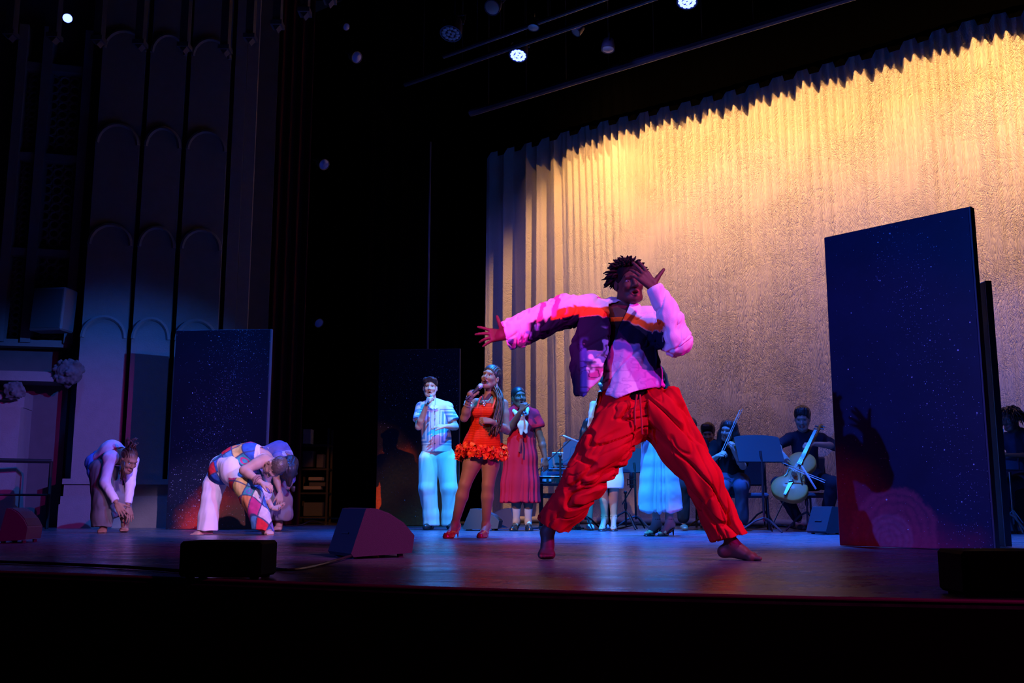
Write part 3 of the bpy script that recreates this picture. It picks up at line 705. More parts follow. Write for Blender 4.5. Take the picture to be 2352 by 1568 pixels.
# ------------------------------------------------------------------ monitors and boxes on the floor
cab = mat('monitor_paint', (.034, .030, .040), .6, spec=.25, bump=.35, bscale=300); grl = mat('monitor_grille', (.03, .03, .035), .6, bump=.4, bscale=400)
def wedge(o, rz, L, W_, H, lab, mat_=None, name='floor_monitor', grp='floor monitors'):
    """side profile in x,z from the near low corner; the cabinet goes back along y"""
    t = thing(name, o, lab, 'monitor', grp, rz)
    pr = [(0, .02), (.04 * L, .0), (.98 * L, .015), (L, .10 * H + .03), (L * 1.02, .42 * H), (.86 * L, .66 * H), (.62 * L, .86 * H), (.42 * L, .96 * H), (.26 * L, H), (.22 * L, .99 * H)]
    m_ = MB(); m_.prism(pr, (0, 0, .012), (1, 0, 0), (0, 0, 1), (0, W_, 0)); b = m_.build('cabinet', mat_ or cab, t, world=False)
    m_ = MB(); a = V(.30 * L, 0, .975 * H + .016); e = V(.99 * L, 0, .46 * H + .016)
    m_.prism([(p[0], p[1] + .018) for p in ((.30 * L, H * .985), (.42 * L, .965 * H), (.62 * L, .87 * H), (.86 * L, .67 * H), (1.0 * L, .45 * H))] + [(1.0 * L, .42 * H), (.3 * L, .9 * H)], (0, .02, .0), (1, 0, 0), (0, 0, 1), (0, W_ - .04, 0)); m_.build('grille', grl, t, world=False)
    for (x, y) in ((.12, .15), (.85, .15), (.12, .85), (.85, .85)):
        m_ = MB(); m_.lathe((x * L, y * W_, 0), (0, 0, 1), [(.018, 0), (.02, .02)], 8); m_.build('foot', grl, t, world=False)
    m_ = MB(); m_.box((.13 * L - .004, W_ / 2, .5 * H), (.01, .12, .035), [nrm((.25 * L, 0, H)), (0, 1, 0), nrm((-H, 0, .25 * L))]); m_.build('handle', grl, t, world=False)
    return t
wedge(gp(806, 1284), math.radians(30), .40, .40, .285, 'nearest floor monitor, blue and magenta lit, before the bent dancers')
wedge(gx(1062, 11.7), math.radians(-8), .42, .3, .24, 'floor monitor behind the legs of the singer in orange', mat('monitor_dark', (.05, .05, .06), .5))
wedge(gx(1190, 12.6), math.radians(176), .36, .3, .24, 'floor monitor between the orange dress and the red dress', MATS['monitor_dark'])
wedge(gx(1897, 10.3), math.radians(18), .40, .34, .27, 'blue lit floor monitor beside the cellist and the navy panel')
wedge(gx(2385, 10.6), math.radians(100), .45, .4, .45, 'blue lit floor monitor in front of the drummer')
wedge(gp(-6, 1247), math.radians(6), .22, .35, .27, 'dark floor monitor cut off at the left edge of the stage', MATS['monitor_dark'])
def boxspk(o, rz, W_, D, H, lab):
    t = thing('front_fill_speaker', o, lab, 'speaker', 'front fill speakers', rz)
    m_ = MB(); m_.box((W_ / 2, D / 2, H / 2 + .008), (W_, D, H), bev=.012); m_.build('cabinet', mat('black_box', (.002, .002, .003), .8, spec=.05), t, world=False)
    m_ = MB(); m_.box((W_ / 2, -.004, H / 2 + .008), (W_ - .03, .012, H - .03), bev=.004); m_.build('grille', mat('black_mesh', (.002, .002, .003), .9, spec=.05), t, world=False)
    for x in (.04, W_ - .04):
        for y in (.04, D - .04):
            m_ = MB(); m_.box((x, y, .004), (.03, .03, .01)); m_.build('foot', MATS['black_mesh'], t, world=False)
boxspk(gx(408, 4.50), math.radians(-6), .375, .22, .155, 'small black front fill speaker on the stage lip by the bent dancers')
boxspk(gx(2216, 3.62), math.radians(-3), .42, .25, .155, 'small black front fill speaker below the navy panel')
def cable(pts, r, lab, m=None, name='cable', grp='cables on the stage floor'):
    P = [np.asarray(p, float) for p in pts]; Q = []
    for i in range(len(P) - 1):
        p0, p1, p2, p3 = P[max(i - 1, 0)], P[i], P[i + 1], P[min(i + 2, len(P) - 1)]
        for t in np.linspace(0, 1, 7)[:-1]:
            Q.append(.5 * ((2 * p1) + (p2 - p0) * t + (2 * p0 - 5 * p1 + 4 * p2 - p3) * t * t + (3 * p1 - p0 - 3 * p2 + p3) * t ** 3))
    Q.append(P[-1]); m_ = MB(); m_.tube(Q, r, 6)
    return tag(m_.build(name, m or mat('cable_rubber', (.012, .012, .014), .45), smooth=True), lab, 'cable', grp)
up = V(0, 0, .01)
cable([gp(x, y) + up for x, y in ((-60, 1292), (60, 1296), (200, 1302), (330, 1309), (420, 1316))], .009, 'black cable running along the front of the floor to the small speaker')
cable([gp(592, 1290) + V(0, .1, .06), gp(620, 1303) + up, gp(660, 1313) + up, gp(720, 1305) + up, gp(800, 1286) + V(0, .1, .02)], .008, 'black cable between the small speaker and the nearest monitor')
cable([gp(18, 1238) + up, gp(28, 1232) + V(0, 0, .06), gp(40, 1234) + V(0, 0, .05), gp(38, 1243) + up, gp(22, 1242) + up], .008, 'looped black cable beside the monitor at the left edge')
for k, (xs, lab) in enumerate((((1210, 1240, 1268, 1300, 1340), 'black cable beneath the keyboard'), ((1400, 1430, 1470, 1500, 1530), 'tangled black cable under the music stands'), ((1700, 1745, 1790, 1835, 1880), 'black cable winding around the cello stand'), ((2300, 2325, 2340, 2360, 2390), 'black cable by the drum stands'), ((655, 690, 715, 745), 'blue lit cable in the dark wing'))):
    rr = random.Random(k); cable([gx(x, rr.uniform(11.9, 12.7) if k != 4 else 13.6 + .3 * i) + V(0, 0, .012 + (.05 if i == 2 else 0)) for i, x in enumerate(xs)], .01, lab)
# ------------------------------------------------------------------ people: shared anatomy
def skinmat(name, rough=.45): return mat(name, (.5, .3, .2), rough, spec=.3, attr=True, noise=.07, nscale=25, bump=.06, bscale=220)
SKIN = skinmat('skin', .55); HAIRM = mat('hair', (.012, .009, .009), .45, spec=.5, attr=True)
def cloth(name, bump=.12, rough=.95, sheen=.0, bscale=260, spec=.05): return mat(name, (.5, .5, .5), rough, spec=spec, attr=True, bump=bump, bscale=bscale, sheen=sheen)
CLOTH = cloth('cloth'); SATIN = cloth('satin', .03, .32, 0, 120, .5); DENIM = cloth('denim', .25)
DARK, MID, LIGHT = (.150, .072, .046), (.27, .145, .09), (.60, .41, .32)
def blend(c, cap_, col, r, soft=.004):
    """paint colour col on points near the segment; c: (P, rgb)"""
    P, rgb = c; a, b = [np.asarray(q, float) for q in cap_]; ba = b - a; t = np.clip(((P - a) @ ba) / (ba @ ba + 1e-9), 0, 1)
    d = np.linalg.norm(P - a - t[:, None] * ba, axis=1); w_ = np.clip((r - d) / soft + .5, 0, 1)[:, None]
    return P, rgb * (1 - w_) + w_ * np.array(col)
def painted(base, paints=()):
    def f(P, N):
        c = (P, np.ones((len(P), 3)) * np.array(base))
        for (a, b, col, r) in paints: c = blend(c, (a, b), col, r)
        return c[1]
    return f
def plain(col, var=.08, sc=9, seed=1):
    return lambda P, N: np.clip(np.array(col)[None] * (1 + var * vnoise(P, sc, seed))[:, None], 0, 1)
def wrinkle(P, d, along, across, seed=0):
    """noise drawn out along d: long soft folds"""
    d = nrm(d); q = P @ d; R_ = P - q[:, None] * d
    return vnoise(R_ * across + (q * along)[:, None] * d, 1.0, seed)
def folds(d, amp=.008, along=3, across=16, seed=0, fine=.35):
    return lambda P, N: amp * (wrinkle(P, d, along, across, seed) + fine * wrinkle(P, d, along * 2.2, across * 2.3, seed + 9))
class Head:
    def __init__(s, c, f, u, sc=1.0):
        s.c = np.asarray(c, float); s.f = nrm(f); u = np.asarray(u, float); s.u = nrm(u - s.f * (u @ s.f)); s.r = np.cross(s.f, s.u); s.s = sc
        s.A = np.array([s.r, s.f, s.u])
    def p(s, x, y, z): return s.c + (s.r * x + s.f * y + s.u * z) * s.s
    def build(s, S, mouth=0.0, ears=True, jaw=1.0):
        k = s.s; p = s.p; E = lambda c, r, kk=.02, sub=False: S.ell(p(*c), np.array(r) * k, s.A, kk * k, sub)
        E((0, -.018, .038), (.077, .096, .083)); E((0, .022, -.028), (.064 * jaw, .068, .088), .03)
        S.limb([p(-.054 * jaw, -.002, -.058), p(-.03 * jaw, .05, -.098), p(0, .066, -.106), p(.03 * jaw, .05, -.098), p(.054 * jaw, -.002, -.058)], [.018 * k, .017 * k, .018 * k, .017 * k, .018 * k], .03 * k)
        S.limb([p(-.04, .076, .024), p(0, .086, .026), p(.04, .076, .024)], [.010 * k] * 3, .02 * k)
        for x in (-1, 1):
            E((.033 * x, .096, .0), (.019, .015, .013), .012, True)
            E((.040 * x, .062, -.030), (.022, .024, .02), .02)
        S.limb([p(0, .086, .012), p(0, .100, -.016), p(0, .109, -.031)], [.008 * k, .009 * k, .012 * k], .012 * k)
        for x in (-1, 1): S.ell(p(.013 * x, .098, -.035), .0095 * k, k=.008 * k)
        zl = -.066; zo = mouth * .014
        S.limb([p(-.024, .083, zl), p(0, .097, zl + zo * .6 + .003), p(.024, .083, zl)], [.005 * k, .0075 * k, .005 * k], .008 * k)
        S.limb([p(-.023, .082, zl - .004 - zo * .6), p(0, .094, zl - .010 - zo * 1.5), p(.023, .082, zl - .004 - zo * .6)], [.005 * k, .0085 * k, .005 * k], .008 * k)
        if mouth: E((0, .094, zl - .004 - zo * .45), (.019, .03, .006 + .9 * zo), .004, True)
        if ears:
            for x in (-1, 1): E((.079 * x, -.006, -.012), (.011, .02, .032), .008); E((.086 * x, .002, -.012), (.006, .011, .018), .006, True)
    def paints(s, lip=(.35, .08, .07), brow=(.02, .013, .012), mouth=0.0):
        p = s.p; zl = -.066; zo = mouth * .014
        r = [(p(-.022, .086, zl + .001), p(.022, .086, zl + .001), lip, .0105), (p(-.02, .085, zl - .010 - zo * 1.2), p(.02, .085, zl - .010 - zo * 1.2), lip, .0115)]
        if mouth: r.append((p(-.012, .07, zl - .004 - zo * .4), p(.012, .07, zl - .004 - zo * .4), (.05, .012, .014), .006 + zo * .9)); r.append((p(-.012, .086, zl + zo * .25), p(.012, .086, zl + zo * .25), (.8, .78, .74), .0035))
        for x in (-1, 1): r.append((p(.018 * x, .088, .026), p(.048 * x, .072, .029), brow, .0055)); r.append((p(.016 * x, .083, .009), p(.047 * x, .075, .007), (.03, .02, .02), .0035))
        return r
    def eyes(s, par_, closed=0.0):
        for x in (-1, 1):
            c = s.p(.0325 * x, .0715, .0); m_ = MB(); m_.sphere(c, (.0135 * s.s, .0088 * s.s, .0122 * s.s), 14, 10, [s.r, s.u, s.f])
            m_.c = [((.02, .012, .01) if nrm(np.array(q) - c) @ s.f > .84 else (.26, .24, .235)) for q in m_.v]
            m_.build('eye', mat('eye', (.8, .8, .8), .15, spec=.6, attr=True), par_, smooth=180)
def neck(S, H, base, r=.052): S.limb([H.p(0, -.025, -.055), base], [r * H.s, r * 1.12], .03)
def limb4(S, a, b, c, r, k=.02):
    """upper and lower limb with a muscle in each; r = start, belly, joint, belly, end"""
    a, b, c = [np.asarray(q, float) for q in (a, b, c)]
    S.limb([a, a + (b - a) * .4, b, b + (c - b) * .3, c], r, k)
def arm(S, sh, el, wr, s=1.0): limb4(S, sh, el, wr, [.050 * s, .046 * s, .037 * s, .040 * s, .026 * s])
def leg(S, hip, kn, an, s=1.0): limb4(S, hip, kn, an, [.085 * s, .078 * s, .052 * s, .054 * s, .034 * s])
def hand(S, wr, d, n, t, curl=(.25, .25, .25, .25), spread=.08, s=1.0, thumb=.7, tcurl=.3):
    """wr wrist, d along the hand, n out of the back of the hand, t towards the thumb side"""
    wr = np.asarray(wr, float); d = nrm(d); n = np.asarray(n, float); n = nrm(n - d * (n @ d)); t_ = np.cross(d, n); t = t_ if t_ @ np.asarray(t, float) > 0 else -t_
    R_ = [.0098, .0102, .0098, .0086]; L = [.080, .088, .081, .064]
    for i, o in enumerate((.031, .011, -.010, -.029)):
        kn = wr + (d * (.088 - .004 * abs(i - 1)) + t * o) * s
        S.cap(wr + (d * .012 + t * o * .55) * s, kn, .0145 * s, .0125 * s, .012)
        a = (1.5 - i) * spread; di = d * math.cos(a) + t * math.sin(a); ang = 0; p = kn; cu = curl[i] if hasattr(curl, '__len__') else curl
        for j, (fr, w_) in enumerate(((.46, .9), (.30, 1.15), (.24, .8))):
            ang += cu * w_; q = p + (di * math.cos(ang) - n * math.sin(ang)) * L[i] * fr * s
            S.cap(p, q, R_[i] * s * (1 - .1 * j), R_[i] * s * (.9 - .1 * j), .004); p = q
    p0 = wr + (d * .018 + t * .020) * s; td = nrm(d * math.cos(thumb) + t * math.sin(thumb) - n * .15)
    p1 = p0 + td * .046 * s; S.cap(p0, p1, .016 * s, .0125 * s, .012)
    td2 = nrm(td * math.cos(tcurl) + d * math.sin(tcurl) * .8 - n * math.sin(tcurl) * .6); p2 = p1 + td2 * .034 * s; S.cap(p1, p2, .012 * s, .0105 * s, .005)
    S.cap(p2, p2 + nrm(td2 - n * .15 * tcurl) * .027 * s, .0105 * s, .0085 * s, .004)
def barefoot(S, an, d, s=1.0, up=(0, 0, 1), toes=True, lift=0.0):
    """an: ankle joint; d: horizontal heading of the foot; lift: heel raised (radians)"""
    an = np.asarray(an, float); d = nrm(d); u = nrm(up); x = np.cross(d, u)
    dd = d * math.cos(lift) - u * math.sin(lift); uu = u * math.cos(lift) + d * math.sin(lift)
    heel = an - dd * .045 * s - uu * .045 * s; ball = an + dd * .115 * s - uu * .052 * s
    S.cap(an, heel, .034 * s, .030 * s, .02); S.cap(an, an + dd * .06 * s - uu * .03 * s, .034 * s, .030 * s, .03); S.cap(heel, ball - x * .02, .028 * s, .022 * s, .03); S.cap(an + dd * .05 * s - uu * .03 * s, ball + x * .022 * s, .028 * s, .022 * s, .03); S.cap(ball - x * .025 * s, ball + x * .028 * s, .020 * s, .022 * s, .02)
    for i, o in enumerate((.030, .012, -.003, -.017, -.029)):
        b0 = ball + x * o * s; S.cap(b0, b0 + nrm(d * .97 - u * .0 + x * o * 2) * (.052 - .007 * i) * s - u * .006, (.014 - .0013 * i) * s, (.0115 - .001 * i) * s, .006)
def locks(mb, H, n, ln, r, seed, drop=0.0, up=.0, flare=1.0, back=0.25, jitter=.25, col=(.012, .009, .009), ymax=.45):
    """short twisted locks standing out of the scalp"""
    rr = random.Random(seed); k = 0
    while k < n:
        a, b = rr.uniform(0, 2 * PI), rr.uniform(-.25, 1); q = math.sqrt(1 - b * b); v = V(math.cos(a) * q, math.sin(a) * q, b)
        if v[1] > ymax and b < .55: continue
        if b < 0 and v[1] > .1: continue
        base = H.p(v[0] * .074, -.018 + v[1] * .09, .038 + v[2] * .08); dr = H.r * v[0] * flare + H.f * (v[1] * flare - back * .3) + H.u * (v[2] + up) + V(rr.uniform(-1, 1), rr.uniform(-1, 1), rr.uniform(-1, 1)) * jitter
        dr = nrm(dr); L = ln * rr.uniform(.6, 1.25); pts = []
        for t in np.linspace(0, 1, 5): pts.append(base + dr * L * t + V(0, 0, -drop * L * t * t) + V(rr.uniform(-1, 1), rr.uniform(-1, 1), rr.uniform(-1, 1)) * L * .06 * t)
        mb.tube(pts, [r * .9, r, r * .95, r * .75, r * .25], 5, col=col); k += 1
def cap_hair(S, H, th=.012, front=.35, low=-.02):
    """close cap of hair over the skull"""
    s = H.s; S.ell(H.p(0, -.020, .042), V(.077 + th, .096 + th, .083 + th) * s, H.A, .01)
    S.cut(H.p(0, .058, .030), H.f * .85 - H.u * .5, .3)
    S.cut(H.p(0, -.03, low), -H.u * .9 + H.f * .3, .3)
def micro(a, b, label, group='hand held microphones', r=.017):
    """a: tail end, b: grille end"""
    a, b = np.asarray(a, float), np.asarray(b, float); d = nrm(b - a); L = np.linalg.norm(b - a); t = thing('microphone', a, label, 'microphone', group)
    m_ = MB(); m_.lathe(a, d, [(r * .62, 0), (r * .7, .01), (r * .72, L * .35), (r * .95, L * .72), (r * 1.1, L * .76)], 14); m_.build('handle', mat('mic_black', (.012, .012, .014), .4), t, smooth=True)
    m_ = MB(); m_.lathe(a, d, [(r * 1.18, L * .76), (r * 1.25, L * .79), (r * 1.18, L * .82)], 14); m_.build('collar', mat('mic_ring', (.2, .2, .22), .3, metal=.8), t, smooth=True)
    m_ = MB(); m_.sphere(a + d * (L * .82 + r * .9), (r * 1.3, r * 1.3, r * 1.45), 14, 10, frame(d)); m_.build('grille', mat('mic_grille', (.42, .42, .45), .35, metal=.6, bump=.4, bscale=600), t, smooth=180)
    return t

def sleeve(par_, a, b, ra, rb, m, color, disp=None, h=.006, t=.012):
    """short open sleeve from the shoulder a towards b"""
    a, b = np.asarray(a, float), np.asarray(b, float); d = nrm(b - a); S = Sdf(h, .02); S.limb([a - d * .02, b + d * .05], [ra, rb]); S.cut(b, d); S.shell(t)
    return sdfobj('sleeve', S, m, par_, color, disp)
# ------------------------------------------------------------------ the leaping dancer in red trousers
def dancer():
    Y0 = 5.9; P = lambda x, y, dy=0.0: at(x, y, Y0 + dy)
    K = FPX / Y0
    root = thing('person', (P(1480, 900)[0], Y0, 0), 'person dancing in red trousers and a printed open shirt, one hand before the face', 'person')
    fr = V(.1, -1, 0)
    H = Head(P(1444, 650, -.02), (.22, -.95, -.02), (-.10, -.08, 1), 1.02)
    nb = P(1428, 722, .02); shR, shL = P(1350, 705, .03), P(1510, 738, -.02)
    elR, wrR = P(1243, 738, -.06), P(1172, 765, -.12); elL, wrL = P(1556, 782, -.20), P(1506, 668, -.27)
    hipR, hipL = P(1428, 955, 0), P(1520, 948, 0); knR, knL = P(1345, 1098, -.08), P(1612, 1100, -.05)
    anR, anL = P(1257, 1222, .10), P(1682, 1250, .04)
    # body
    S = Sdf(.0045, .02)
    H.build(S, mouth=.35); neck(S, H, nb, .055)
    S.limb([P(1466, 940), P(1452, 880), P(1440, 800), P(1430, 742)], [.12, .105, .125, .11], .04, (fr, .7)); S.cap(shR, shL, .05, .05, .04)
    arm(S, shR, elR, wrR); arm(S, shL, elL, wrL); leg(S, hipR, knR, anR, .95); leg(S, hipL, knL, anL, .95)
    S.cap(P(1178, 763, -.12), P(1158, 770, -.125), .030, .026)
    hand(S, P(1163, 769, -.125), (-1, -.12, -.06), (0, -1, .25), (0.1, 0, 1), (.15, .2, .35, .2), .30, 1.05, 1.35, .0)
    hand(S, P(1502, 661, -.275), (-.62, .06, .74), (.25, -1, .1), (.74, 0, .62), (.12, .10, .25, .35), .13, 1.12, 1.25, -.1)
    barefoot(S, anR, (-.10, -1, 0), 1.05, lift=.85); barefoot(S, anL, (.88, -.45, 0), 1.05, lift=.12)
    pt = H.paints(lip=(.30, .075, .06), mouth=.35)
    def skin(Pn, N):
        c = painted((.095, .042, .028), pt)(Pn, N); z = Pn[:, 2]
        return c
    b = sdfobj('body', S, SKIN, root, skin)
    H.eyes(b)
    # hair
    m_ = MB(); locks(m_, H, 330, .062, .0085, 11, drop=.25, flare=1.1, jitter=.35); m_.build('hair', mat('matte_hair', (.01, .008, .008), .8, spec=.12, attr=True), root, smooth=180)
    S = Sdf(.007, .01); cap_hair(S, H, .010); sdfobj('hair_cap', S, MATS['matte_hair'], root, plain((.012, .009, .009)))
    # vest
    S = Sdf(.008, .03); S.limb([P(1462, 930), P(1450, 880), P(1438, 800), P(1426, 742)], [.13, .125, .142, .118], .03, (fr, .72)); S.cut(P(1426, 733), (0, 0, 1)); sdfobj('vest', S, CLOTH, root, lambda Pn, N: np.where((Pn[:, 2] > P(0, 744)[2])[:, None], np.array([.55, .10, .01]), np.array([.008, .008, .01])))
    # open printed shirt
    S = Sdf(.0055, .025)
    S.limb([P(1424, 742), P(1438, 800), P(1450, 850), P(1456, 915)], [.150, .172, .165, .200], .03, (fr, .74))
    S.limb([shR + V(.03, 0, -.01), P(1424, 728, .02), shL], [.078, .085, .085], .04)
    S.limb([P(1408, 700, .06), P(1400, 726, -.05)], [.05, .05], .03)
    S.limb([shR + V(0, 0, -.012), P(1296, 716, -.02), elR, P(1205, 755, -.09), wrR + V(-.01, 0, -.01)], [.090, .098, .094, .092, .088], .03)
    S.limb([shL + V(.01, 0, -.03), P(1540, 768, -.12), elL], [.092, .098, .088], .035); S.limb([elL, P(1542, 735, -.23), wrL], [.085, .072, .052], .03)
    S.cut(wrR + V(-.03, 0, -.008), (-1, 0, -.30), .22); S.cut(P(1502, 657, -.27), (-.45, 0, .9), .16)
    yc = Y0 - .02; zs = [P(0, q)[2] for q in (660, 690, 740, 800, 840, 880, 930)]
    xl = [P(q, 790)[0] for q in (1395, 1396, 1399, 1396, 1366, 1352, 1330)]; xr = [P(q, 790)[0] for q in (1470, 1452, 1428, 1398, 1386, 1383, 1381)]
    def opening(F, ax):
        z = ax[2]; a = np.interp(z, zs[::-1], xl[::-1]); b_ = np.interp(z, zs[::-1], xr[::-1]); X = ax[0][:, None]
        d = np.minimum(X - a[None], b_[None] - X).astype(np.float32); m = (ax[1] < yc - .03)[None, :, None]
        return np.where(m, np.maximum(F, d[:, None, :]), F)
    S.shell(.013); S.fn(opening)
    S.cut(P(1460, 893, 0) + V(0, 0, 0), (.05, 0, -1)) if False else None
    hz = lambda x: np.interp(x, [P(q, 900)[0] for q in (1300, 1345, 1380, 1412, 1460, 1528)], [P(0, q)[2] for q in (912, 890, 904, 919, 903, 886)])
    S.fn(lambda F, ax: np.maximum(F, (hz(ax[0])[:, None] - ax[2][None]).astype(np.float32)[:, None, :]))
    S.limb([P(1364, 742, -.10), P(1354, 800, -.12), P(1346, 850, -.13), P(1334, 898, -.14)], [.095, .108, .094, .042], .007, ((.25, 1, 0), .17)); S.cut(P(1332, 911, -.13), (-.3, 0, -1), .12)
    ORG2, NAVY, SKYB, WHT, LIL, MAGC = [np.array(q) for q in ((.85, .12, .02), (.008, .012, .030), (.16, .26, .50), (.86, .80, .86), (.60, .48, .66), (.75, .12, .35))]
    ox = P(1176, 0)[0]
    def shirt_col(Pn, N):
        x = 1176 + Pn[:, 0] * K * .987; z700 = P(0, 700)[2]; z900 = P(0, 900)[2]; y = 700 + (z700 - Pn[:, 2]) / (z700 - z900) * 200
        n1 = vnoise(Pn, 20, 4) + .4 * vnoise(Pn, 45, 6); n2 = vnoise(Pn * V(1, .3, 1.6), 24, 9); n3 = vnoise(Pn * V(.7, .3, 1.7), 30, 12)
        c = [np.tile(WHT, (len(Pn), 1)).astype(float)]
        e = lambda v, w_=3.0: np.clip(v / w_ + .5, 0, 1)
        def put(wt, col): wt = wt[:, None]; c[0] = c[0] * (1 - wt) + wt * col
        L_ = e(1397 - x) * e(x - 1306); R_ = e(x - 1397); left = x < 1397
        put(e(.14 - np.abs(n3), .08) * e(y - 800) * e(1516 - x) * R_ * .8, LIL); put(e(n3 - .25, .25) * e(y - 815, 30) * R_ * .35, LIL)
        yo = np.where(left, 708, 716 + .46 * (x - 1420)) + 4 * n1; yn = yo + np.where(left, 25, 20) + 3 * n2
        ys = np.where(left, 822 + 22 * n2, 784 + .30 * (x - 1400) + np.maximum(0, x - 1462) * 1.3) + 8 * n1; ye = ys + 20 + 9 * n2
        tor = e(x - 1314, 6) * e(1514 - x, 6)
        put(tor * e(y - yo) * e(yn - y), ORG2); put(tor * e(y - yn) * e(ys - y, 5), NAVY); put(tor * e(y - ys, 5) * e(ye - y, 6), SKYB)
        put(L_ * e(y - 762, 10) * e(850 - y) * e(n1 - .25, .2), SKYB); put(L_ * e(y - 845) * e(n2 - .3, .2), MAGC); put(L_ * e(y - 790, 20) * e(1346 - x, 8) * e(n1 + .35, .3), np.array([.05, .10, .36])); put(L_ * e(.12 - np.abs(n3), .08) * e(y - 800) * .8, NAVY)
        q = e(1330 - x, 8); yl = np.interp(x, [1150, 1243, 1330], [768, 738, 712])
        put(q * e(y - yl - 8 - 8 * n1, 5) * e(x - 1212, 12), NAVY); put(q * e(x - 1266, 8) * e(y - yl + 6 - 6 * n2) * e(yl + 14 - y), ORG2)
        put(q * e(x - 1215, 8) * e(1300 - x, 8) * e(np.sin(x * .2 + y * .05 + n1) - .4, .3) * e(yl + 8 - y, 5), MAGC); put(q * e(1235 - x, 8) * e(y - yl - 14, 6) * e(n1 - .2, .2), SKYB)
        put(e(x - 1513, 5), WHT); put(e(x - 1496, 5) * e(700 - y, 5), WHT)
        return c[0]
    ff_ = folds((.3, 0, 1), .006, 5, 22, 3)
    def shirt_disp(Pn, N):
        x = 1176 + Pn[:, 0] * K * .987; sl = (x < 1325) | (x > 1500)
        d1 = .013 * wrinkle(Pn, (.25, .2, 1), 5, 26, 7) + .004 * wrinkle(Pn, (.25, .2, 1), 9, 50, 8) - np.maximum(0, .18 - np.abs(wrinkle(Pn, (.35, .2, .9), 4, 20, 41))) * .05
        return np.where(sl, d1, ff_(Pn, N) - np.maximum(0, .16 - np.abs(wrinkle(Pn, (.75, .1, .6), 3, 14, 43))) * .045)
    shirt = sdfobj('shirt', S, CLOTH, root, shirt_col, shirt_disp)
    # wide red trousers
    S = Sdf(.006, .03)
    S.limb([P(1412, 912, 0), P(1518, 900, 0)], [.112, .112], .05, (fr, .8)); S.limb([P(1428, 955, 0), P(1518, 946, 0)], [.155, .150], .05, (fr, .9))
    S.limb([hipR + V(0, 0, -.02), P(1388, 1030, -.05), knR, P(1305, 1160, 0), P(1256, 1222, .06)], [.152, .145, .122, .112, .108], .03)
    S.limb([hipL + V(0, 0, -.02), P(1565, 1028, -.02), knL, P(1648, 1180, 0), P(1690, 1262, .03)], [.152, .132, .108, .100, .112], .03)
    S.cut(P(1270, 1205, .05), nrm(P(1256, 1222, .06) - P(1305, 1160, 0)) + V(.12, 0, -.25), .3); S.cut(P(1668, 1236, .02), nrm(V(.55, 0, -1)) + V(-.3, 0, 0), .3)
    S.cut(P(1465, 893, 0), (-.04, 0, 1), .45)
    def tdisp(Pn, N):
        g = .015 * wrinkle(Pn, (.75, .3, .55), 4, 14, 21) + .007 * wrinkle(Pn, (.5, .3, .9), 6, 30, 23)
        lf = .016 * wrinkle(Pn, (-.45, 0, 1), 2.2, 15, 25) + .006 * wrinkle(Pn, (-.45, 0, 1), 4, 34, 27)
        cr = np.maximum(0, .20 - np.abs(wrinkle(Pn, (.88, .2, .30), 2.6, 13, 33))) * .15 + np.maximum(0, .16 - np.abs(wrinkle(Pn, (.80, .2, .45), 4.0, 22, 37))) * .06; cl = np.maximum(0, .20 - np.abs(wrinkle(Pn, (-.6, .1, .8), 1.6, 13, 35))) * .17 + np.maximum(0, .16 - np.abs(wrinkle(Pn, (-.35, .1, .95), 2.4, 20, 39))) * .06
        return np.where(Pn[:, 0] > hipL[0] - .1, lf - cl, g - cr)
    sdfobj('trousers', S, CLOTH, root, plain((.50, .008, .014), .12, 14, 3), tdisp)
    m_ = MB()
    for dx in (-3, 4): m_.tube([P(1466 + dx, 906, -.165), P(1464 + dx * 2, 940, -.175), P(1466 + dx * 2.4, 985 + dx * 3, -.165)], .006, 6)
    m_.build('drawstring', mat('drawstring', (.45, .01, .015), .8), root, smooth=True)
dancer()
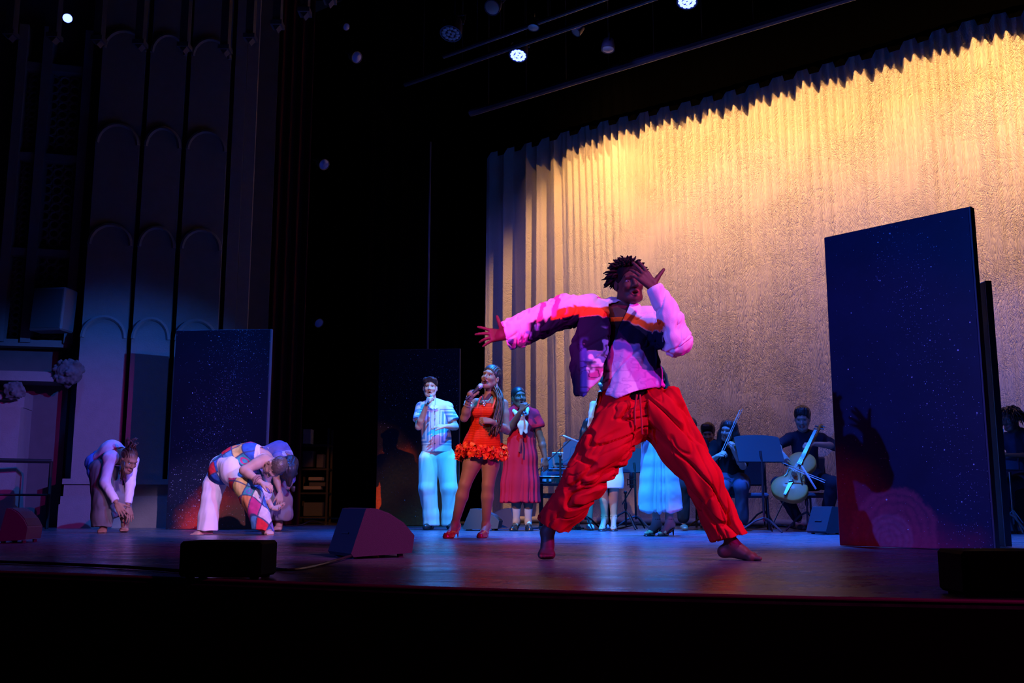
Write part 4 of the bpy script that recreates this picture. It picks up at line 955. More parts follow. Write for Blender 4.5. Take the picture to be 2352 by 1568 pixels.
# ------------------------------------------------------------------ singers
def heels(root, an, d, col=(.02, .02, .025), name='shoe', strap=True, closed=False, hh=.075, mtl=None, S_=None):
    """skin of the foot into S_, then the heeled sandal or pump as a child; an: ankle, d: heading"""
    an = np.asarray(an, float); d = nrm(V(d[0], d[1], 0)); x = np.cross(d, V(0, 0, 1)); g = an[2] - .075 - hh
    heel = an - d * .042; heel[2] = hh + .035; ball = an + d * .105; ball[2] = .034; toe = ball + d * .052; toe[2] = .026
    if S_ is not None:
        S_.cap(an, heel, .033, .028, .02); S_.cap(an, ball, .033, .024, .03); S_.cap(heel, ball, .026, .022, .03); S_.cap(ball - x * .018, toe - x * .008, .018, .014, .02); S_.cap(ball + x * .018, toe + x * .012, .018, .014, .02)
    S = Sdf(.005, .012)
    S.limb([heel - V(0, 0, .036), (heel + ball) / 2 - V(0, 0, .030), ball - V(0, 0, .024), toe - V(0, 0, .018)], [.026, .024, .034, .026], .02, ((0, 0, 1), .28))
    if closed:
        S.limb([heel + V(0, 0, .0) - d * .004, heel - V(0, 0, .02)], [.033, .032], .01); S.limb([ball - d * .02, toe], [.036, .030], .02); S.cut(heel + V(0, 0, .018), (0, 0, 1), .06)
        S.limb([heel, ball], [.031, .030], .02); S.cut((heel + ball) / 2 + V(0, 0, .012), nrm(V(d[0] * .4, d[1] * .4, 1)), .05)
    S.cap(heel - V(0, 0, .03) - d * .012, V(*(heel - d * .016)[:2], .006), .014, .006, .012)
    sh = sdfobj(name, S, mtl or mat('patent', (.02, .02, .025), .2, spec=.6, attr=True), root, plain(col, .02))
    if strap and not closed:
        pm = MATS.get('patent') or mtl
        m_ = MB(); m_.tube([an + V(0, 0, .012) + (d * math.cos(a) + x * math.sin(a)) * .039 for a in np.linspace(0, 2 * PI, 13)], .006, 5, col=col); m_.build('strap', pm, sh, smooth=True)
        m_ = MB(); m_.tube([toe - d * .02 + x * .036 - V(0, 0, .006), toe - d * .025 + V(0, 0, .024), toe - d * .02 - x * .036 - V(0, 0, .006)], .007, 5, col=col); m_.build('strap', pm, sh, smooth=True)
        m_ = MB(); m_.tube([ball - d * .035 + x * .034, ball - d * .03 + V(0, 0, .034), ball - d * .035 - x * .034], .006, 5, col=col); m_.build('strap', pm, sh, smooth=True)
        m_ = MB(); m_.tube([an + V(0, 0, .012) - d * .037, heel - d * .026 - V(0, 0, .03)], .006, 5, col=col)
        m_.build('strap', pm, sh, smooth=True)
    return sh
def skirt(S, top, bot, rt, rb, flat=.8, n=4, bulge=.0):
    top, bot = np.asarray(top, float), np.asarray(bot, float)
    ts = np.linspace(0, 1, n + 1); pts = [top + (bot - top) * t for t in ts]; rs = [rt + (rb - rt) * t + bulge * math.sin(PI * t) for t in ts]
    S.limb(pts, rs, .03, ((0, 1, 0), flat))
def pleats(c, n, amp, z0, z1, seed=0):
    """hanging folds that deepen towards the hem"""
    def f(P, N):
        a = np.arctan2(P[:, 1] - c[1], P[:, 0] - c[0]); t = np.clip((z1 - P[:, 2]) / (z1 - z0), 0, 1)
        return amp * (.25 + t) * np.sin(a * n + 2.2 * np.sin(a * 3 + seed) + .6 * np.sin(P[:, 2] * 6)) + .0008 * vnoise(P, 30, seed)
    return f
def rings(par, pts_r, m, name='bracelet'):
    for (c, ax, r, th) in pts_r:
        X, Y, A = frame(ax); m_ = MB(); m_.tube([np.asarray(c) + (X * math.cos(a) + Y * math.sin(a)) * r for a in np.linspace(0, 2 * PI, 15)], th, 5); m_.build(name, m, par, smooth=True)
silver = mat('silver', (.7, .68, .66), .25, metal=.9)
def lead_singer():
    Y0 = 9.5; P = lambda x, y, dy=0.0: at(x, y, Y0 + dy)
    root = thing('person', (P(1105, 1100)[0], Y0, 0), 'person with long braids singing in a short orange dress with a ruffled hem', 'person')
    fr = V(-.2, -1, 0)
    H = Head(P(1127, 867, 0), (-.42, -.86, .22), (.30, .20, .95), .98); nb = P(1126, 914, .03)
    shR, shL = P(1094, 926, -.03), P(1156, 928, .05); elR, wrR = P(1066, 960, -.10), P(1080, 905, -.24); elL, wrL = P(1163, 988, -.02), P(1131, 969, -.20)
    S = Sdf(.0055, .02); H.build(S, mouth=1.5); neck(S, H, nb, .044)
    S.limb([P(1112, 1032), P(1112, 985), P(1112, 945), P(1122, 925, .02)], [.12, .095, .105, .085], .04, (fr, .7)); S.cap(shR, shL, .042, .042, .04)
    for x in (1098, 1122): S.ell(P(x, 945, -.09), .048, k=.03)
    arm(S, shR, elR, wrR, .92); arm(S, shL, elL, wrL, .95)
    hip = [P(1094, 1038, 0), P(1130, 1038, .03)]; kn = [P(1068, 1112, -.05), P(1121, 1114, -.03)]; an = [P(1045, 1203, .02), P(1116, 1204, .03)]
    for h_, k_, a_ in zip(hip, kn, an): limb4(S, h_, k_, a_, [.095, .084, .056, .058, .034])
    ma, mb = P(1070, 917, -.27), P(1107, 883, -.20); md = nrm(mb - ma); hc = ma + (mb - ma) * .52
    hand(S, hc - md * .02 + V(-.035, .05, -.055), nrm(V(.35, -.2, .9)), (-.75, -.6, .2), (.5, -.6, .6), (1.0, 1.05, 1.1, 1.15), .03, .95, .6, .7)
    S.cap(wrR, hc - md * .02 + V(-.03, .05, -.05), .025, .022)
    hand(S, P(1130, 968, -.21), (-1, -.25, .12), (-.1, -.75, .65), (0, -.5, .8), (.75, .85, .9, .95), .05, .95, .5, .6)
    dl, dr = nrm((-.45, -.9)), nrm((-.30, -.95)); S2 = S
    heels(root, an[0], dl, (.35, .02, .02), closed=True, S_=S); heels(root, an[1], dr, (.28, .015, .03), closed=True, S_=S)
    skinc = (.23, .115, .072)
    b = sdfobj('body', S, SKIN, root, painted(skinc, H.paints(lip=(.34, .07, .08), mouth=1.5))); H.eyes(b)
    # dress
    S = Sdf(.0055, .03)
    S.limb([P(1111, 942, -.01), P(1111, 968), P(1112, 998), P(1107, 1024), P(1106, 1046)], [.122, .116, .142, .175, .200], .03, (fr, .78))
    for x in (1097, 1122): S.ell(P(x, 945, -.09), .058, k=.03)
    S.cut(P(1110, 932, 0), (.0, .25, 1)); S.cut(P(1106, 1047), (0, 0, -1)); S.shell(.012)
    red, yel = np.array([.78, .020, .010]), np.array([.82, .085, .012])
    def knit(Pn, N):
        st = .5 + .5 * np.sin(Pn[:, 2] * 2 * PI / .0165); q = (st * (.75 + .25 * np.sin(Pn[:, 0] * 2 * PI / .011)))[:, None]
        return red * (.55 + .45 * q) + (yel - red) * (q * .38)
    dress = sdfobj('dress', S, CLOTH, root, knit, pleats(P(1108, 1000), 5, .006, .8, 1.2))
    for q in ((P(1096, 938, -.135), P(1098, 926, -.125), P(1102, 915, -.075), P(1106, 911, .03), P(1104, 922, .10)), (P(1131, 938, -.115), P(1135, 926, -.105), P(1139, 915, -.05), P(1139, 912, .05), P(1134, 924, .12))):
        m_ = MB(); m_.tube(q, .010, 6); m_.build('shoulder_strap', mat('orange_knit', (.78, .05, .02), .9), dress, smooth=True)
    m_ = MB(); rr = random.Random(4)
    for k in range(330):
        a = rr.uniform(0, 2 * PI); z = rr.uniform(-.05, .055); out = V(math.cos(a), math.sin(a) * .8, 0); c = P(1106, 1040) + V(math.cos(a) * .212, math.sin(a) * .165, z + .02 * math.sin(a * 2)) + out * rr.uniform(-.01, .025) * (1 - abs(z) * 8)
        N_ = nrm(out + V(rr.uniform(-.7, .7), rr.uniform(-.7, .7), rr.uniform(-.5, .6))); X_, Y_, _ = frame(N_); q = rr.uniform(0, 2 * PI); X_, Y_ = X_ * math.cos(q) + Y_ * math.sin(q), Y_ * math.cos(q) - X_ * math.sin(q); r_ = rr.uniform(.020, .031); cc = rr.choice([(.80, .035, .015), (.72, .03, .018), (.84, .07, .02), (.84, .13, .025)])
        m_.grid([[c + X_ * r_ * math.sin(1.25 * u) * (.35 + .65 * v) + Y_ * r_ * (v - .5) * 1.5 + N_ * r_ * (.9 * math.cos(1.25 * u) - .5 + .55 * v * v + .03 * math.sin(u * 5)) for u in np.linspace(-1.25, 1.25, 9)] for v in np.linspace(0, 1, 6)], col=cc)
    m_.build('ruffle', CLOTH, root, smooth=180, kind='stuff')
    # braids
    S = Sdf(.007, .012); cap_hair(S, H, .010); hc_ = sdfobj('hair', S, HAIRM, root, plain((.02, .011, .010)), lambda Pn, N: .003 * np.sin(((Pn - H.c) @ H.r) * 420))
    m_ = MB(); rr = random.Random(9)
    for k in range(85):
        a = rr.uniform(-.6, 1.0); side = 1 if k < 62 else -1
        s0 = H.p(.075 * side * rr.uniform(.5, 1.05), -.05 + .04 * a, .06 * rr.uniform(-.4, 1.2)); u = rr.uniform(0, 1)
        if side > 0: e0 = P(1143 + 14 * u, 920 + rr.uniform(-5, 5), -.10 + rr.uniform(-.03, .05)); e1 = P(1132 + 24 * u, 962, -.15 + rr.uniform(-.03, .05)); e2 = P(1124 + 24 * u + rr.uniform(-5, 5), 990 + rr.uniform(-12, 14), -.17 + rr.uniform(-.02, .03))
        else: e0 = P(1138 + 14 * u, 915, .14); e1 = P(1136 + 16 * u, 950, .17); e2 = P(1138 + 18 * u, 985, .18)
        pts = [s0, s0 * .45 + e0 * .55 + V(.012, .0, 0), e0, e1, e2]; r_ = rr.uniform(.0055, .0075); cc = rr.choice([(.02, .010, .009), (.03, .012, .010), (.07, .018, .013)])
        Q = []
        for i in range(4):
            for t in np.linspace(0, 1, 5)[:-1]:
                p0, p1, p2, p3 = pts[max(i - 1, 0)], pts[i], pts[i + 1], pts[min(i + 2, 4)]
                Q.append(.5 * ((2 * p1) + (p2 - p0) * t + (2 * p0 - 5 * p1 + 4 * p2 - p3) * t * t + (3 * p1 - p0 - 3 * p2 + p3) * t ** 3))
        Q.append(pts[-1]); m_.tube(Q, [r_ * (1 - .4 * i / len(Q)) * (1 + .12 * (i % 2)) for i in range(len(Q))], 5, col=cc)
    m_.build('braids', HAIRM, hc_, smooth=180)
    # jewellery
    m_ = MB(); m_.tube([P(1109, 906, -.03), P(1108, 915, -.08), P(1112, 925, -.115), P(1122, 920, -.09), P(1131, 908, -.01)], .005, 5)
    for (x, y) in ((1109, 921), (1112, 924), (1115, 921), (1110, 927), (1114, 927), (1112, 931)): m_.sphere(P(x, y, -.125), .009, 8, 6)
    m_.build('necklace', silver, root, smooth=True)
    for sd in (-1, 1):
        m_ = MB(); c = H.p(.086 * sd, -.0, -.05); m_.tube([c, c - V(0, 0, .05)], .006, 6); m_.sphere(c - V(0, 0, .055), .009, 8, 6); m_.build('earring', silver, root, smooth=True)
    rings(root, [(wrR + (elR - wrR) * t, elR - wrR, .030 + .002 * i, .0035) for i, t in enumerate((.12, .22, .34, .45))] + [(wrL + (elL - wrL) * t, elL - wrL, .031, .0035) for t in (.1, .2, .3)], silver)
    micro(ma, mb, 'black microphone with a silver grille, raised by the singer in orange', r=.019)
lead_singer()
def man_singer():
    Y0 = 12.0; P = lambda x, y, dy=0.0: at(x, y, Y0 + dy)
    root = thing('person', (P(1003, 1100)[0], Y0, 0), 'person in a short-sleeved patterned shirt and pale trousers singing before the dune panel', 'person')
    fr = V(0, -1, 0); H = Head(P(988, 890, -.03), (.02, -1, .06), (.02, 0, 1), 1.0); nb = P(994, 924, .02)
    shR, shL = P(964, 935, .0), P(1029, 934, .0); elR, wrR = P(961, 980, -.12), P(980, 930, -.27); elL, wrL = P(1046, 980, -.04), P(1024, 979, -.22)
    S = Sdf(.0065, .02); H.build(S, mouth=.3); neck(S, H, nb, .052)
    S.limb([P(1003, 1045), P(1000, 1000), P(997, 960), P(996, 940)], [.115, .11, .125, .10], .04, (fr, .7)); S.cap(shR, shL, .045, .045, .04)
    arm(S, shR, elR, wrR); arm(S, shL, elL, wrL)
    hp = [P(988, 1050), P(1022, 1050)]; kn = [P(985, 1122, -.03), P(1030, 1122, -.02)]; an = [P(989, 1203, .03), P(1032, 1202, .05)]
    for q in zip(hp, kn, an): leg(S, *q, .9)
    ma, mb = P(983, 926, -.36), P(991, 908, -.19)
    hand(S, P(979, 930, -.285), nrm(V(.35, -.1, .92)), (-.8, -.5, 0), (.3, -.8, .2), (1.0, 1.0, 1.05, 1.1), .04, 1.0, .6, .7)
    hand(S, P(1022, 979, -.23), (-1, -.12, .05), (0, -.5, .85), (0, -.8, .4), (.25, .3, .35, .45), .06, 1.0, .5, .4)
    b = sdfobj('body', S, SKIN, root, painted((.52, .36, .29), H.paints(lip=(.42, .19, .17), mouth=.3))); H.eyes(b)
    S = Sdf(.007, .015); S.ell(H.p(0, -.022, .052), (.088, .104, .088), H.A); S.limb([H.p(-.06, .06, .085), H.p(0, .088, .088), H.p(.062, .06, .082)], [.026, .030, .028], .02); S.cut(H.p(0, .070, .046), H.f * .8 - H.u * .6, .12); S.cut(H.p(0, -.03, -.02), -H.u * .9 + H.f * .3, .3)
    sdfobj('hair', S, HAIRM, root, plain((.02, .014, .012)), lambda Pn, N: .008 * vnoise(Pn * V(1, 1, .6), 50, 3))
    S = Sdf(.006, .03)
    S.limb([P(996, 944), P(999, 975), P(1002, 1005), P(1003, 1040)], [.155, .168, .172, .182], .03, (fr, .66)); S.limb([shR + V(.02, 0, 0), P(996, 930, .03), shL], [.062, .07, .062], .04)
    S.cut(P(1003, 1038), (0, 0, -1)); S.shell(.013)
    S.cap(P(994, 925, -.16), P(997, 942, -.16), .028, .006, .004, sub=True)
    S.cap(P(1000, 1040, -.15), P(999, 1028, -.15), .02, .003, .002, sub=True)
    z0 = P(0, 930, -.1)[2]; z1 = P(0, 1030, -.1)[2]
    def print_(Pn, N):
        X = 1176 + Pn[:, 0] * FPX / 11.88; y = 930 + (z0 - Pn[:, 2]) / (z0 - z1) * 100
        c = [np.tile(np.array([.55, .60, .66]), (len(Pn), 1))]; dk, md = np.array([.06, .12, .26]), np.array([.12, .26, .48])
        e_ = lambda v, w_=1.3: np.clip(v / w_ + .5, 0, 1)
        def put(wt, col): wt = wt[:, None]; c[0] = c[0] * (1 - wt) + wt * col
        for (xa, xb) in ((957, 990), (1009, 1048)):
            ey = np.minimum(y - 939, 1022 - y); q = np.minimum((X - xa) if xa > 1000 else (xb - X), ey); ins = e_(X - xa) * e_(xb - X)
            for (a, b_, col) in ((0, 1.6, dk), (5, 10, md), (13.5, 19, md)): put(ins * e_(q - a) * e_(b_ - q), col)
        put(e_(.6 - np.abs(X - 998.5)), dk)
        put(e_(964 - X) * e_(np.sin(y * .42 + X * .12) - .2, .4), md); put(e_(X - 1040) * e_(np.sin(y * .42 + X * .12) - .2, .4), md)
        return c[0]
    sh = sdfobj('shirt', S, CLOTH, root, print_, folds((.2, 0, 1), .006, 4, 15, 5))
    sleeve(sh, shR + V(.012, 0, -.012), shR + (elR - shR) * .68, .064, .078, CLOTH, print_); sleeve(sh, shL + V(-.012, 0, -.012), shL + (elL - shL) * .70, .064, .080, CLOTH, print_)
    for y in (945, 962, 980, 1000, 1018): m_ = MB(); m_.lathe(P(999, y, -.125 - (y - 945) * .0002), (0, -1, 0), [(.006, 0), (.006, .006)], 8); m_.build('button', mat('button', (.03, .03, .04), .4), sh)
    for sx, x in ((-1, 983), (1, 1007)):
        m_ = MB(); m_.prism([(0, 0), (sx * .05, .03), (sx * .02, .055), (-sx * .02, .05)], P(997 + sx * 2, 940, -.13), (1, 0, 0), (0, .25, .97), (0, -.008, 0))
        m_.build('collar', mat('shirt_collar', (.70, .72, .74), .8), sh)
    S = Sdf(.0065, .03); S.cap(P(990, 1042), P(1020, 1042), .105, .105, flat=(fr, .8)); S.limb([P(985, 1055), P(982, 1122, -.03), P(989, 1180, 0), P(990, 1214, .02)], [.115, .098, .092, .10], .03); S.limb([P(1024, 1055), P(1030, 1122, -.02), P(1033, 1180, .02), P(1033, 1214, .03)], [.115, .095, .088, .092], .03)
    S.cut(P(1003, 1030), (0, 0, 1)); S.cut(P(1003, 1206), (0, 0, -1)); sdfobj('trousers', S, CLOTH, root, plain((.70, .72, .72), .05), folds((.1, 0, 1), .013, 2.5, 13, 8))
    for a, d in ((an[0], (-.35, -1)), (an[1], (.25, -1))):
        d = nrm((*d, 0)); S = Sdf(.006, .02); S.limb([V(a[0], a[1] + .05, .04), V(a[0], a[1], .045) + d * .06, V(a[0], a[1], .035) + d * .15], [.042, .044, .036], .02); S.cut(V(a[0], a[1], .008), (0, 0, -1)); sdfobj('shoe', S, mat('shoe_leather', (.015, .015, .018), .35), root)
    micro(ma, mb, 'black microphone held up by the singing man in the patterned shirt')
man_singer()
def red_singer():
    Y0 = 11.7; P = lambda x, y, dy=0.0: at(x, y, Y0 + dy)
    root = thing('person', (P(1196, 1100)[0], Y0, 0), 'person in a long red dress with a white neck scarf, singing behind the orange dress', 'person')
    fr = V(.2, -1, 0); H = Head(P(1192, 913, -.02), (.30, -.94, .10), (-.05, 0, 1), 1.02); nb = P(1192, 945, .02)
    shR, shL = P(1170, 955, .0), P(1224, 955, .03); elR, wrR = P(1166, 990, -.10), P(1196, 945, -.26); elL, wrL = P(1243, 1010, .02), P(1252, 1052, -.02)
    S = Sdf(.0065, .02); H.build(S, mouth=.5); neck(S, H, nb, .05); S.limb([P(1197, 1040), P(1197, 1000), P(1196, 965)], [.14, .13, .13], .04, (fr, .75)); S.cap(shR, shL, .05, .05, .04)
    arm(S, shR, elR, wrR, 1.05); arm(S, shL, elL, wrL, 1.05)
    hand(S, P(1197, 944, -.27), nrm(V(.28, -.1, .95)), (-.6, -.75, 0), (.6, -.6, .2), (1.0, 1.05, 1.1, 1.1), .03, .97, .6, .7); hand(S, wrL, (.12, -.05, -1), (.5, -.85, 0), (-.8, -.5, 0), .35, .09, .97, .5, .3)
    an = [P(1186, 1196, .02), P(1213, 1197, .03)]; kn = [P(1187, 1130, -.02), P(1214, 1130, -.01)]
    for k_, a_ in zip(kn, an): S.limb([P(1198, 1050), k_, k_ + (a_ - k_) * .35, a_], [.08, .058, .056, .036])
    for a_, d in zip(an, ((-.3, -1), (.1, -1))): heels(root, a_, d, closed=True, S_=S, hh=.06)
    sock = [(a_ + V(0, 0, .10), a_ - V(0, 0, .05), (.62, .66, .64), .075) for a_ in an]
    b = sdfobj('body', S, SKIN, root, painted((.12, .06, .042), H.paints(lip=(.26, .07, .06), mouth=.5) + sock)); H.eyes(b)
    S = Sdf(.007, .012); cap_hair(S, H, .008); S.ell(H.p(0, -.115, .04), .055); sdfobj('hair', S, HAIRM, root, plain((.012, .010, .010)))
    S = Sdf(.0065, .03); S.limb([P(1196, 956), P(1197, 978), P(1198, 1000)], [.165, .185, .155], .03, (fr, .72)); S.limb([shR + V(.01, 0, 0), nb + V(0, 0, -.03), shL], [.07, .07, .07], .03)
    S.limb([shL, shL + V(.05, 0, -.11)], [.085, .085], .03); S.limb([shR, shR + V(-.01, -.03, -.12)], [.08, .08], .03); S.cut(shL + V(.05, 0, -.14), (.2, 0, -1), .12); S.cut(shR + V(-.01, -.03, -.14), (0, 0, -1), .11)
    S.limb([P(1198, 1000), P(1196, 1050), P(1195, 1110), P(1195, 1160)], [.150, .190, .215, .232], .03, (fr, .85)); S.cut(P(1195, 1153), (0, 0, -1)); S.shell(.014)
    S.cap(nb + V(0, -.16, .03), P(1194, 962, -.2), .05, .01, .005, sub=True)
    zw = P(0, 1005)[2]; pl_ = pleats(P(1196, 1100), 13, .010, .3, 1.1, 2)
    sdfobj('dress', S, CLOTH, root, plain((.55, .012, .035), .06), lambda Pn, N: np.where(Pn[:, 2] < zw, pl_(Pn, N), folds((.4, 0, 1), .007, 5, 16, 3)(Pn, N)))
    S = Sdf(.0055, .012); S.limb([P(1178, 940, -.05), P(1186, 950, -.15), P(1199, 956, -.20)], [.024, .026, .024], .01, (fr, .45)); S.limb([P(1212, 938, -.05), P(1208, 948, -.15), P(1200, 956, -.20)], [.022, .026, .024], .01, (fr, .45)); S.ell(P(1200, 958, -.21), .024)
    S.limb([P(1200, 958, -.21), P(1196, 976, -.22), P(1197, 996, -.21)], [.016, .036, .018], .01, (fr, .35)); S.limb([P(1201, 958, -.21), P(1206, 974, -.21), P(1208, 992, -.20)], [.016, .034, .02], .01, (fr, .35))
    sdfobj('neck_scarf', S, SATIN, root, plain((.52, .54, .52), .04), folds((.1, 0, 1), .004, 6, 40, 4))
    m_ = MB(); m_.tube([P(1197, 1003, -.17), P(1194, 1022, -.19), P(1192, 1038, -.2)], .014, 6); m_.tube([P(1198, 1003, -.17), P(1201, 1030, -.19), P(1200, 1052, -.2)], .009, 6); m_.build('sash', mat('red_sash', (.42, .01, .02), .8), root, smooth=True)
    for sd in (-1, 1): 
        m_ = MB(); c = H.p(.088 * sd, 0, -.055); m_.tube([c + V(0, .014 * math.cos(a), .014 * math.sin(a) - .012) for a in np.linspace(0, 2 * PI, 9)], .003, 4); m_.build('earring', silver, root)
    micro(P(1208, 949, -.33), P(1201, 927, -.18), 'black microphone at the lips of the singer in the red dress')
red_singer()
def skirt_singer(hx, hy, Y0, kind, lab, miclab):
    P = lambda x, y, dy=0.0: at(hx + x, y, Y0 + dy); q = 11.7 / Y0; gz = lambda z: z
    root = thing('person', (P(0, 1000)[0], Y0, 0), lab, 'person'); fr = V(0, -1, 0); bx = P(0, 1000)[0]
    W = lambda x, z, dy=0.0: V(bx + x, Y0 + dy, z)
    ht = P(0, hy)[2]; k = ht / 1.56                                   # eye height sets the figure's scale
    H = Head(W(0, ht, -.02), (-.1, -1, .05), (0, 0, 1), 1.0); nb = W(.0, 1.40 * k, .02); shR, shL = W(-.16, 1.36 * k), W(.16, 1.36 * k)
    S = Sdf(.0075, .02); H.build(S, mouth=.5); neck(S, H, nb, .046); S.limb([W(0, .98 * k), W(0, 1.12 * k), W(0, 1.28 * k)], [.13, .105, .12], .04, (fr, .72)); S.cap(shR, shL, .042, .042, .04)
    if kind == 0: elR, wrR = W(-.21, 1.12 * k, -.10), W(-.12, 1.40 * k, -.24)
    else: elR, wrR = W(-.20, 1.12 * k, -.14), W(-.07, 1.38 * k, -.26)
    elL, wrL = W(.22, 1.10 * k, .03), W(.20, .88 * k, -.06)
    arm(S, shR, elR, wrR, .9); arm(S, shL, elL, wrL, .9)
    hd = wrR + V(.012, 0, .01); hand(S, hd, (.25, -.1, .95), (-.6, -.75, 0), (.6, -.6, .2), (1.0, 1.05, 1.1, 1.1), .03, .95, .6, .7); hand(S, wrL, (0, -.1, -1), (.7, -.6, 0), (-.6, -.8, 0), .35, .08, .95, .5, .3)
    an = [W(-.055, .15), W(.055, .15, .02)] if kind == 0 else [W(-.03, .15, -.02), W(.10, .15, -.03)]
    for s_, a_ in zip((-1, 1), an): S.limb([W(.07 * s_, .95 * k), W(.07 * s_, .50 * k), a_ + V(0, 0, .2), a_], [.09, .056, .052, .034])
    for a_, d in zip(an, ((-.35, -1), (-.15, -1)) if kind == 0 else ((-.75, -.7), (-.7, -.7))): heels(root, a_, d, S_=S)
    b = sdfobj('body', S, SKIN, root, painted((.42, .28, .21), H.paints(mouth=.5))); H.eyes(b)
    S = Sdf(.0075, .03); S.limb([W(0, 1.30 * k), W(0, 1.14 * k), W(0, 1.02 * k)], [.140, .125, .148], .03, (fr, .76)); S.cut(W(0, 1.34 * k), (0, 0, 1))
    sdfobj('top', S, CLOTH, root, plain((.66, .68, .72), .04), folds((0, 0, 1), .004, 5, 20, 2))
    S = Sdf(.007, .03)
    if kind == 0:
        skirt(S, W(0, 1.02 * k), W(0.0, .40, .0), .148, .165, .8, 4, .012); S.cut(W(0, .485, 0), (0, 0, -1)); S.shell(.015); sdfobj('skirt', S, CLOTH, root, plain((.72, .74, .78), .03), folds((.2, 0, 1), .005, 3, 9, 4))
    else:
        skirt(S, W(0, 1.02 * k), W(.02, .24), .145, .225, .85, 5, -.012); S.cut(W(0, .275), (.05, .25, -1)); S.shell(.015); sdfobj('skirt', S, SATIN, root, plain((.60, .66, .72), .03), pleats(W(0, .6), 7, .017, .27, 1.0, 5))
    S = Sdf(.0075, .015); cap_hair(S, H, .014)
    if kind: S.limb([H.p(.05, -.06, .03), H.p(.095, -.09, -.12), H.p(.12, -.07, -.32)], [.06, .062, .045], .03); S.limb([H.p(-.05, -.07, .03), H.p(-.085, -.09, -.12), H.p(-.10, -.08, -.30)], [.06, .06, .045], .03)
    else: S.limb([H.p(0, -.09, .03), H.p(0, -.12, -.16), H.p(0, -.12, -.30)], [.07, .075, .05], .03)
    sdfobj('hair', S, HAIRM, root, plain((.016, .012, .012)), lambda Pn, N: .006 * wrinkle(Pn, (0, 0, 1), 3, 70, 3))
    tip = H.p(0, .115, -.08); m0 = hd + V(.02, -.03, .0); d = nrm(tip - m0 + V(0, 0, .02)); mc = hd + V(.035, -.055, .055); dd_ = nrm(V(-.35, -.2, .9) if kind == 0 else (.2, .3, .8)); kind == 0 and micro(mc - dd_ * .10, mc + dd_ * .13, miclab)
skirt_singer(1396, 888, 11.6, 0, 'person in a pale blue pencil skirt, half hidden behind the dancer', 'black microphone raised beside the dancer\'s open shirt')
skirt_singer(1509, 866, 10.0, 1, 'person in a long pale satin skirt standing between the dancer\'s legs', '')
